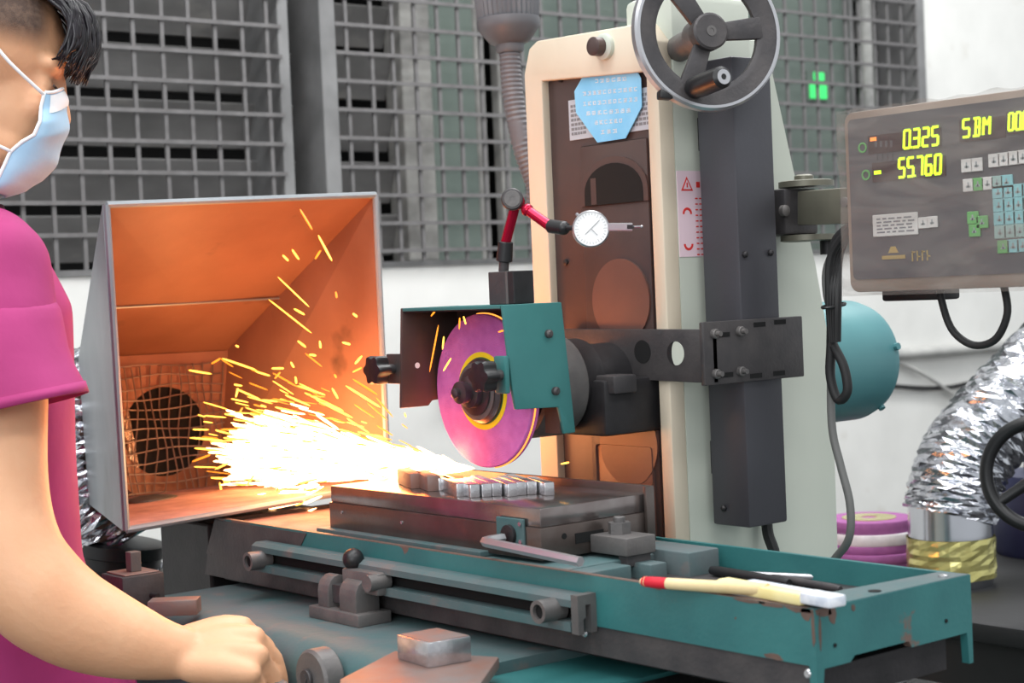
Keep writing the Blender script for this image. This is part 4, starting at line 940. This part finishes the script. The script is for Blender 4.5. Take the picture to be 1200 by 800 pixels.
# ================================================================== sparks
def streak(mb, p, q, r):
    p = V(p); q = V(q); d = q-p; l = d.length
    if l < 1e-5: return
    u, v, a = frame(d); n = 5
    mb.rings([[p+d*t+(u*math.cos(2*PI*k/n)+v*math.sin(2*PI*k/n))*max(r*s, 1e-5) for k in range(n)] for t, s in ((0, .25), (.12, .8), (.6, 1), (.92, .8), (1, .2))])
random.seed(21)
S1 = [(505, 65, 532, 110), (545, 122, 575, 178), (467, 165, 480, 178), (488, 153, 503, 175), (538, 174, 550, 155), (457, 213, 525, 278), (437, 262, 530, 335), (492, 282, 515, 295), (583, 245, 585, 258), (620, 292, 630, 300),
      (500, 352, 518, 366), (548, 352, 550, 368), (312, 402, 332, 390), (335, 390, 410, 416), (365, 362, 371, 365), (443, 412, 470, 412), (450, 434, 462, 420), (485, 398, 492, 410), (495, 430, 497, 445), (365, 475, 370, 455),
      (370, 515, 380, 497), (397, 527, 420, 515), (420, 481, 458, 484), (430, 512, 550, 530), (332, 545, 370, 545), (115, 572, 205, 573), (200, 580, 213, 573), (265, 563, 340, 570), (270, 615, 310, 600), (330, 660, 335, 685),
      (390, 665, 405, 645), (415, 640, 475, 630), (455, 680, 460, 650), (510, 655, 520, 690), (575, 455, 588, 478), (605, 450, 680, 497), (620, 435, 675, 470), (597, 355, 615, 360), (525, 382, 540, 384), (625, 402, 640, 385),
      (580, 425, 584, 432), (322, 600, 345, 585), (320, 632, 375, 605), (345, 635, 380, 620), (640, 410, 620, 420), (500, 450, 560, 470), (515, 465, 600, 505), (540, 480, 620, 520)]
S2 = [(247, 313, 278, 150), (292, 235, 297, 190), (350, 165, 352, 125), (365, 120, 373, 148), (252, 120, 268, 100), (295, 310, 322, 265), (485, 175, 508, 168), (703, 633, 732, 627), (120, 470, 60, 400), (160, 455, 165, 470), (100, 480, 30, 420)]
def sp_obj(px0, py0, px1, py1, yy, r, m):
    p, q = at_y(px0, py0, yy), at_y(px1, py1, yy+random.uniform(-.01, .01)); mb = MB(); c = (p+q)/2
    streak(mb, p, q, r); o = mb.build('spark', m, None); o.data.transform(Matrix.Translation(-c)); o.location = c
    return o
for i, (a_, b_, c_, d_) in enumerate(S1):
    yy = .132+random.uniform(-.03, .03)
    o = sp_obj(80+a_/1.86, 210+b_/1.86, 80+c_/1.86, 210+d_/1.86, yy, .0016 if i != 5 and i != 6 else .0011, 'spark_yellow' if i % 4 else 'spark_orange')
    tag(o, 'glowing spark streak flying free in the mouth of the spark hood', 'spark', 'loose sparks in the hood mouth')
for i, (a_, b_, c_, d_) in enumerate(S2):
    o = sp_obj(420+a_/2.964, 330+b_/2.964, 420+c_/2.964, 330+d_/2.964, .118 if i < 7 else .13, .0011, 'spark_yellow' if i % 2 else 'spark_orange')
    tag(o, 'glowing spark streak flying free around the wheel guard', 'spark', 'loose sparks around the guard')
def shower(n, d0, d1, a0, sa, l0, l1, r, name, m, lab):
    mb = MB()
    for k in range(n):
        d = d0+(d1-d0)*random.random()**.8*random.uniform(.72, 1.12); a = math.radians(random.gauss(a0, sa)); l = random.uniform(l0, l1)
        yy = .134+random.gauss(0, .012)*(d/120)**.5
        sx, sy = 556, 549
        px, py = sx-d*math.cos(a), sy-d*math.sin(a); a2 = a+random.gauss(0, .12)
        qx, qy = px-l*math.cos(a2), py-l*math.sin(a2)
        if max(py, qy) > 566+.0*px and px > 385: continue
        streak(mb, at_y(px, py, yy), at_y(qx, qy, yy+random.uniform(-.006, .006)), r*random.uniform(.6, 1.2))
    o = mb.build(name, m, None); return tag(o, lab, 'sparks', None, 'stuff')
shower(2300, 0, 250, 4.6, 4.3, 16, 46, .0017, 'spark_shower', 'spark_core', 'dense white-hot spark shower streaming from the wheel into the hood')
shower(230, 60, 300, 6, 6.5, 6, 34, .0013, 'spark_fringe', 'spark_yellow', 'yellow fringe of sparks around the white-hot stream')
shower(110, 40, 310, 9, 11, 6, 30, .0011, 'spark_haze', 'spark_orange', 'thin orange sparks scattered above the white-hot stream')
# orange glow on the wheel rim, drawn as an emissive line
for a0, a1 in ((-1.45, .1), (.75, 1.7)):
    P = [WC+Y*.0055+V((math.cos(t), 0, math.sin(t)))*(WR+.0003) for t in [a0+(a1-a0)*k/24 for k in range(25)]]
    tag(MB().tube(P, .0011, 6).build('rim_glow_line', 'rim_glow', gw), 'thin orange glowing line on the wheel rim')
def plight(name, loc, power, rad, col=(1, .19, .03)):
    l = bpy.data.lights.new(name, 'POINT'); l.energy = power; l.color = col; l.shadow_soft_size = rad
    o = bpy.data.objects.new(name, l); COL.objects.link(o); o.location = loc; return o
plight('spark_glow', (-.96, .134, .125), 2.6, .05); plight('spark_glow', (-.80, .134, .105), .8, .03); plight('spark_glow', (-.66, .120, .085), .35, .012)

# ================================================================== the operator
FH = V((-math.sin(TH), math.cos(TH), 0)); RH = V((math.cos(TH), math.sin(TH), 0))
PD = 1.80
HCN = at_d(-20, 84, 1.95)
_f = (RH*math.cos(math.radians(14))+FH*math.sin(math.radians(14)))
hf = (_f*math.cos(math.radians(9))-Z*math.sin(math.radians(9))).normalized(); hl = hf.cross(Z).normalized(); hu = hl.cross(hf).normalized()
def H(a, b, c): return HCN+hf*a+hl*b+hu*c
HM = Matrix(((hf.x, hl.x, hu.x, 0), (hf.y, hl.y, hu.y, 0), (hf.z, hl.z, hu.z, 0), (0, 0, 0, 1)))
bf = (RH*math.cos(math.radians(32))+FH*math.sin(math.radians(32))); bl = bf.cross(Z).normalized()   # body facing, right hand side
SHR = at_d(0, 318, 1.84); SHL = SHR-bl*.36+V((0, 0, .0))
CH = (SHR+SHL)/2+V((0, 0, -.02)); PEL = CH+V((0, 0, -.42))-bf*.008
PEL.z = -.03
gx, gy = PEL.x, PEL.y
person = thing('person', 'operator in a magenta short-sleeved shirt and blue face mask, hand on the feed wheel', 'person', (gx, gy, FLOOR))
def caps(mb, pts, sub=2):
    P = [V(p) for p, r in pts]; R = [r for p, r in pts]
    for p, r in zip(P, R): mb.sphere(p, r, 3 if r > .02 else 2)
    for p, q, r, t in zip(P[:-1], P[1:], R[:-1], R[1:]):
        if (q-p).length > 1e-4: mb.cyl(p, q, r, 24, r2=t)
def remeshed(mb, name, m, parent, vox, smooth):
    o = mb.build(name, m, parent, 'all', recalc=False)
    md = o.modifiers.new('skin', 'REMESH'); md.mode = 'VOXEL'; md.voxel_size = vox
    ms = o.modifiers.new('smooth', 'SMOOTH'); ms.factor = .5; ms.iterations = smooth
    dg = bpy.context.evaluated_depsgraph_get(); me = bpy.data.meshes.new_from_object(o.evaluated_get(dg))
    o.modifiers.clear(); old = o.data; o.data = me; bpy.data.meshes.remove(old)
    for p in me.polygons: p.use_smooth = True
    return o
mb = MB()
# head
mb.sphere(H(-.012, 0, .035), 1, 3, (.100, .077, .092), HM); mb.sphere(H(.030, 0, -.045), 1, 3, (.060, .060, .082), HM)
mb.sphere(H(.046, 0, .030), 1, 3, (.045, .052, .052), HM)
for s in (-1, 1):
    mb.sphere(H(.074, s*.028, .014), 1, 2, (.015, .028, .013), HM)            # brow
    mb.sphere(H(.064, s*.040, -.034), 1, 2, (.020, .020, .022), HM)           # cheekbone
    mb.sphere(H(.066, s*.033, -.010), 1, 2, (.013, .016, .012), HM)           # eyelid
    mb.sphere(H(-.012, s*.076, -.018), 1, 2, (.020, .009, .032), HM); mb.sphere(H(-.010, s*.078, -.042), 1, 2, (.010, .008, .012), HM)   # ear
    mb.sphere(H(.020, s*.045, -.085), 1, 2, (.040, .018, .026), HM)           # jaw
caps(mb, [(H(.083, 0, .002), .009), (H(.088, 0, -.022), .0090), (H(.092, 0, -.042), .011)])   # nose
mb.sphere(H(.076, 0, -.073), 1, 2, (.012, .022, .008), HM); mb.sphere(H(.073, 0, -.084), 1, 2, (.011, .019, .008), HM); mb.sphere(H(.054, 0, -.108), 1, 2, (.020, .022, .017), HM)
# neck, trunk, legs
NB = CH+V((0, 0, .07))-bf*.02
caps(mb, [(H(-.030, 0, -.06), .056), (NB, .058)])
for k in range(7):
    t = k/6; c = CH.lerp(PEL, t); MBm = Matrix(((bf.x, bl.x, 0, 0), (bf.y, bl.y, 0, 0), (0, 0, 1, 0), (0, 0, 0, 1)))
    mb.sphere(c, 1, 2, (.098+.012*t, .150-.01*t, .10), MBm)
caps(mb, [(SHR-bl*.02, .046), (SHL+bl*.02, .046)])
for s in (-1, 1):
    hp = PEL+bl*s*.085-Z*.03; kn_ = V((hp.x, hp.y, -.50))+bf*.02; an_ = V((hp.x, hp.y, -.88))-bf*.01
    caps(mb, [(hp, .078), (kn_, .052), (an_, .038)]); caps(mb, [(an_-Z*.03, .034), (an_-Z*.038+bf*.13, .028)])
# right arm: pixel-guided joints
E_ = at_d(18, 680, 1.77); W_ = at_d(218, 766, 1.80)
ARM = [(SHR, .046), (at_d(0, 430, 1.815), .050), (at_d(4, 560, 1.785), .0455), (at_d(14, 640, 1.77), .050), (at_d(40, 690, 1.768), .0545), (at_d(76, 719, 1.772), .0515), (at_d(110, 736, 1.778), .0475), (at_d(148, 750, 1.785), .0405), (at_d(184, 760, 1.792), .0325), (W_, .0265)]
_ap = bez([p for p, r in ARM], 46); _ar = bez([V((r, 0, 0)) for p, r in ARM], 46); caps(mb, [(p, r.x) for p, r in zip(_ap, _ar)])
mb.sphere(at_d(214, 752, 1.795), .017, 2)                                  # wrist bone
# hand: wrist to knuckles, then bent fingers round the wheel handle
KN = [(284, 734, 1.835, .0125), (297, 747, 1.813, .0140), (302, 768, 1.792, .0135), (294, 789, 1.775, .0120)]
WI = [(224, 752, 1.815, .020), (226, 760, 1.805, .020), (226, 770, 1.795, .020), (224, 780, 1.785, .018)]
for (a_, b_, c_, r_), (x_, y_, d_, s_) in zip(KN, WI):
    caps(mb, [(at_d(x_, y_, d_), s_), (at_d((a_+x_)/2+2, (b_+y_)/2-2, (c_+d_)/2), .0185), (at_d(a_, b_, c_), r_)])
for a_, b_ in ((0, 1), (1, 2), (2, 3)):
    for t in (.25, .5, .75):
        k0_ = KN[a_]; k1_ = KN[b_]; w0_ = WI[a_]; w1_ = WI[b_]
        for s_ in (.15, .32, .5, .66): 
            P0 = at_d(*[k0_[i]+(k1_[i]-k0_[i])*t for i in range(3)]); P1 = at_d(*[w0_[i]+(w1_[i]-w0_[i])*t for i in range(3)]); mb.sphere(P1.lerp(P0, s_), .0155 if s_ < .6 else .0135, 2)
mb.sphere(at_d(265, 737, 1.83), .017, 2)
FG = [[(284, 735, 1.835, .0115), (312, 757, 1.85, .0100), (322, 785, 1.85, .0090), (312, 806, 1.845, .0080)],
      [(297, 748, 1.815, .0122), (321, 772, 1.83, .0105), (329, 800, 1.832, .0094), (316, 824, 1.828, .0082)],
      [(301, 768, 1.795, .0118), (320, 796, 1.812, .0102), (325, 822, 1.815, .0092), (312, 842, 1.812, .0080)],
      [(293, 789, 1.778, .0105), (308, 816, 1.792, .0092), (310, 838, 1.795, .0082), (300, 854, 1.792, .0072)],
      [(238, 762, 1.825, .0150), (262, 790, 1.845, .0125), (290, 812, 1.85, .0105), (306, 822, 1.845, .0085)]]
for ch_ in FG: caps(mb, [(at_d(a, b, c), r) for a, b, c, r in ch_])
# left arm hanging, bent, out of the picture
el = SHL-Z*.28-bl*.05; wr = el+bf*.12-Z*.20
caps(mb, [(SHL, .052), (el, .042), (wr, .027)]); caps(mb, [(wr, .024), (wr+bf*.05-Z*.06, .020)])
for k, (s, l) in enumerate(((-.024, .055), (-.008, .065), (.008, .062), (.022, .048))):
    a_ = wr+bf*.045-Z*.055+bl*s; caps(mb, [(a_, .010), (a_+bf*.02-Z*l*.5, .009), (a_+bf*.015-Z*l, .0075)])
caps(mb, [(wr+bf*.02-Z*.01, .012), (wr+bf*.055-Z*.03-bl*.02, .009)])
body = remeshed(mb, 'body', 'skin', person, .0036, 6)
# finger nails are tiny; eyelashes show
MB().tube(bez([H(.080, .047, -.010), H(.0845, .036, -.013), H(.0865, .024, -.012)], 10), .0014, 6).build('eyelash', 'lash', person)
MB().tube(bez([H(.075, .052, .018), H(.0905, .034, .024), H(.094, .016, .019)], 10), [.001, .002, .003, .0032, .0034, .0034, .0032, .003, .0026, .002], 6).build('eyebrow', 'hair_black', person)
# clipped sides: thin shell over the temple, and the black top with its fringe
def shell(a0, a1, c0, c1, off):
    def f(i, j):
        t = a0+(a1-a0)*i; p = c0+(c1-c0)*j
        return H(-.012+(.100+off)*math.cos(t)*math.cos(p), (.077+off)*math.sin(t)*math.cos(p), .035+(.092+off)*math.sin(p))
    return f
stm = MATS['hair_stubble']; nt = stm.node_tree; N = nt.nodes; L = nt.links
at_ = N.new('ShaderNodeAttribute'); at_.attribute_name = 'hair_cover'; trn = N.new('ShaderNodeBsdfTransparent'); mxs = N.new('ShaderNodeMixShader')
nzs = N.new('ShaderNodeTexNoise'); nzs.inputs['Scale'].default_value = 380; ml = N.new('ShaderNodeMath'); ml.operation = 'MULTIPLY'; ml.use_clamp = True
mr2 = N.new('ShaderNodeMapRange'); mr2.inputs['From Min'].default_value = .3; mr2.inputs['From Max'].default_value = .6; mr2.inputs['To Min'].default_value = .55; mr2.inputs['To Max'].default_value = 1
L.new(nzs.outputs['Fac'], mr2.inputs['Value']); L.new(mr2.outputs[0], ml.inputs[0]); L.new(at_.outputs['Fac'], ml.inputs[1])
L.new(ml.outputs[0], mxs.inputs[0]); L.new(trn.outputs[0], mxs.inputs[1]); L.new(N['Principled BSDF'].outputs[0], mxs.inputs[2]); L.new(mxs.outputs[0], N['Material Output'].inputs[0])
nu, nv = 90, 40
ch2 = MB().grid(shell(.50, 2*PI-.50, -.50, 1.25, .0018), nu, nv).build('clipped_hair', 'hair_stubble', person, 'all', recalc=False)
da_ = ch2.data.attributes.new('hair_cover', 'FLOAT', 'POINT')
for i_ in range(nu):
    for j_ in range(nv):
        t_ = .50+(2*PI-1.0)*i_/(nu-1); p_2 = -.50+1.75*j_/(nv-1); dt = min(t_, 2*PI-t_)
        low = -.12 if dt < 1.5 else (-.12-.45*(dt-1.5))                 # hairline runs lower behind the ear
        d_ = max(0, min(1, (p_2-low)/.30))*max(0, min(1, (dt-.55-.12*max(0, .5-p_2))/.22)); da_.data[i_*nv+j_].value = d_*.92
hm = MB()
hm.grid(shell(0, 2*PI, .62, PI/2-.001, .010), 64, 12)
hair = hm.build('hair', 'hair_black', person, 'all', solid=.006)
random.seed(5); fr = MB()
for k in range(150):
    s = random.uniform(-.062, .064); dz = random.uniform(-.004, .006)
    root = H(.045+random.uniform(-.02, .012)-abs(s)*.2, s*.9, .118+random.uniform(-.006, .004)-abs(s)*.22)
    mid = H(.100+random.uniform(-.004, .008)-s*s*5, s, .086+dz-abs(s)*.15)
    m2 = H(.120+random.uniform(-.006, .005)-s*s*7, s*1.02, .042+dz)
    tip = H(.112+random.uniform(-.010, .004)-s*s*7, s*1.02, .006+random.uniform(-.008, .014)+abs(s)*.15)
    fr.tube(bez([root, mid, m2, tip], 10), [.0030, .0034, .0036, .0036, .0036, .0034, .003, .0024, .0016, .0006], 5)
fr.build('fringe', 'hair_black', hair, 'all')
# face mask: lofted over nose and chin, pleated, with ear loops
prof_ = [(70, 104, .040), (76, 119, .050), (77, 134, .056), (76, 152, .060), (71, 172, .062), (62, 192, .062), (47, 212, .060), (26, 223, .056), (2, 229, .050)]
side_ = [(52, 108), (48, 126), (47, 142), (40, 158), (26, 166), (12, 178), (4, 196), (-4, 212), (-14, 224)]
def toH(px, py):
    p = at_d(px, py, 1.95)-HCN; k_ = CF
    # meet the plane of symmetry of the head
    d = ray(px, py); t = (HCN-CP).dot(hl)/d.dot(hl); q = CP+d*t-HCN; return q.dot(hf), q.dot(hu)
MP = [toH(a, b) for a, b, c in prof_]
def sidept(k):
    px, py = side_[k]; d = ray(px, py); half = .060 if k < 2 else .066
    t = (HCN+hl*half-CP).dot(hl)/d.dot(hl); q = CP+d*t-HCN; return q.dot(hf), half, q.dot(hu)
SP = [sidept(k) for k in range(9)]
def ipol(L_, t):
    t = t*(len(L_)-1); i = min(int(t), len(L_)-2); f_ = t-i; return [a+(b-a)*f_ for a, b in zip(L_[i], L_[i+1])]
def maskf(i, j):
    m_ = ipol(MP, i); s_ = ipol(SP, i); w_ = (j-.5)*2; sg = 1 if w_ >= 0 else -1; th_ = abs(w_)*PI/2
    pl = .0018*math.sin(i*22)*(1-abs(w_)**3)
    a = s_[0]+(m_[0]+.003+pl-s_[0])*math.cos(th_)**.85; c = m_[1]+(s_[2]-m_[1])*(math.sin(th_)**1.6); b = sg*s_[1]*math.sin(th_)**1.0
    return H(a, b, c)
mk = MB().grid(maskf, 40, 33).build('face_mask', 'mask_blue', person, 'all', solid=.0012)
MB().tube([maskf(0, j/24)+hf*.0006 for j in range(25)], .0022, 6).build('top_binding', 'mask_white', mk, 'all')
MB().grid(lambda i, j: maskf(.02+.15*i, .30+.62*j)+hf*.0012+hl*.0008, 6, 20).build('nose_fold', 'mask_white', mk, 'all')
MB().tube([maskf(i/24, 1)+hl*.0006 for i in range(25)], .0022, 6).build('side_binding', 'mask_white', mk, 'all')
MB().tube([maskf(i/24, 0)-hl*.0006 for i in range(25)], .0022, 6).build('side_binding', 'mask_white', mk, 'all')
for s in (1, -1):
    MB().tube(bez([maskf(.02, .5+.5*s)+hl*s*.001, H(.035, s*.0765, .002), H(-.008, s*.083, .036), H(-.034, s*.083, .010), H(-.028, s*.080, -.03)], 24), .0020, 6).build('ear_loop', 'mask_white', mk, 'all')
    MB().tube(bez([maskf(.62, .5+.5*s)+hl*s*.001, H(.002, s*.074, -.075), H(-.026, s*.080, -.035)], 14), .0020, 6).build('ear_loop', 'mask_white', mk, 'all')
# shirt
def bring(c, a, b, n=40, e=2.3):
    R = []
    for k in range(n):
        t = 2*PI*k/n; ct, st = math.cos(t), math.sin(t)
        R.append(V(c)+bf*(a*math.copysign(abs(ct)**(2/e), ct))+bl*(b*math.copysign(abs(st)**(2/e), st)))
    return R
sh = MB(); zs = NB.z
lev = [(-.20, .160, .195, .022), (-.13, .150, .190, .016), (-.06, .130, .186, .000), (.0, .122, .182, -.008), (.12, .120, .184, -.008), (.22, .121, .188, -.006), (CH.z-.02, .120, .190, -.004), (CH.z+.03, .104, .170, -.010), (CH.z+.062, .086, .120, -.014), (CH.z+.085, .070, .076, -.016)]
sh.rings([bring(V((CH.x, CH.y, z))+bf*o_, a, b) for z, a, b, o_ in lev], True)
def ring3(c, n_, a, b, ua, n=36):
    n_ = V(n_).normalized(); ua = (V(ua)-n_*V(ua).dot(n_)).normalized(); vb = n_.cross(ua); return [V(c)+ua*a*math.cos(2*PI*k/n)+vb*b*math.sin(2*PI*k/n) for k in range(n)]
caps(sh, [(SHR-bl*.06+Z*.012, .064), (SHR-bl*.005+Z*.004, .0560), (at_d(0, 350, 1.835), .0585), (at_d(2, 385, 1.823), .0600)]); caps(sh, [(SHL+bl*.05+Z*.004, .070), (SHL+bl*.004+Z*.002, .0665)])
shirt = remeshed(sh, 'shirt', 'shirt_magenta', person, .006, 14)
CR_ = CR
slv = [(at_d(1, 352, 1.833), V((0, 0, -1)), .0540, .056), (at_d(2, 366, 1.828), V((0, 0, -1)), .0605, .063), (at_d(3, 380, 1.824), V((0, 0, -1)), .0618, .066), (at_d(8, 410, 1.815), V((0, 0, -1)), .0620, .068), (at_d(13, 438, 1.808), V((0, 0, -1))+CR*.08, .0650, .070), (at_d(19, 462, 1.80), V((0, 0, -1))+CR*.16, .0690, .072), (at_d(22, 478, 1.797), V((0, 0, -1))+CR*.20-CF*.05, .0705, .072)]
def sring(k): c, n_, a, b = slv[k]; return ring3(c, n_, a, b, CR)
sl_ = MB().rings([sring(k) for k in range(len(slv))], False).build('sleeve', 'shirt_magenta', shirt, 'all', solid=.0022)
cu = slv[-3:]; 
MB().rings([ring3(c+V((0, 0, .0)), n_, a+.0022, b+.0022, CR) for c, n_, a, b in (slv[-2], slv[-1])], False).build('sleeve_cuff', 'shirt_magenta', shirt, 'all', solid=.002)
SL2 = [(SHL+bl*.045+Z*.018, .062, -Z), (SHL-bl*.01-Z*.02, .066, -Z), (SHL-bl*.02-Z*.10, .066, -Z), (SHL-bl*.035-Z*.17, .070, -Z)]
MB().rings([ring3(c, n_, r, r, bf) for c, r, n_ in SL2], False).build('sleeve', 'shirt_magenta', shirt, 'all', solid=.0022)
MB().rings([bring(NB+V((0, 0, h_))+bf*.006, a, b) for h_, a, b in ((-.012, .080, .082), (.010, .072, .072), (.030, .068, .066), (.012, .076, .076))], False).build('collar', 'shirt_dark', shirt, 'all', solid=.002)
# trousers and shoes
tr_ = MB()
caps(tr_, [(PEL+V((0, 0, .03)), .085), (PEL-Z*.06, .10)])
for s in (-1, 1):
    hp = PEL+bl*s*.085-Z*.03; caps(tr_, [(hp, .092), (V((hp.x, hp.y, -.50))+bf*.02, .072), (V((hp.x, hp.y, -.86))-bf*.01, .060)])
remeshed(tr_, 'trousers', 'trousers', person, .012, 6)
for s in (-1, 1):
    f_ = PEL+bl*s*.085; f_ = V((f_.x, f_.y, FLOOR)); ms_ = MB(); caps(ms_, [(f_+Z*.05-bf*.03, .048), (f_+Z*.046+bf*.08, .044), (f_+Z*.036+bf*.15, .034)])
    sh_ = remeshed(ms_, 'shoe', 'shoe_black', person, .010, 4)
    for v_ in sh_.data.vertices: v_.co.z = max(v_.co.z, 0)
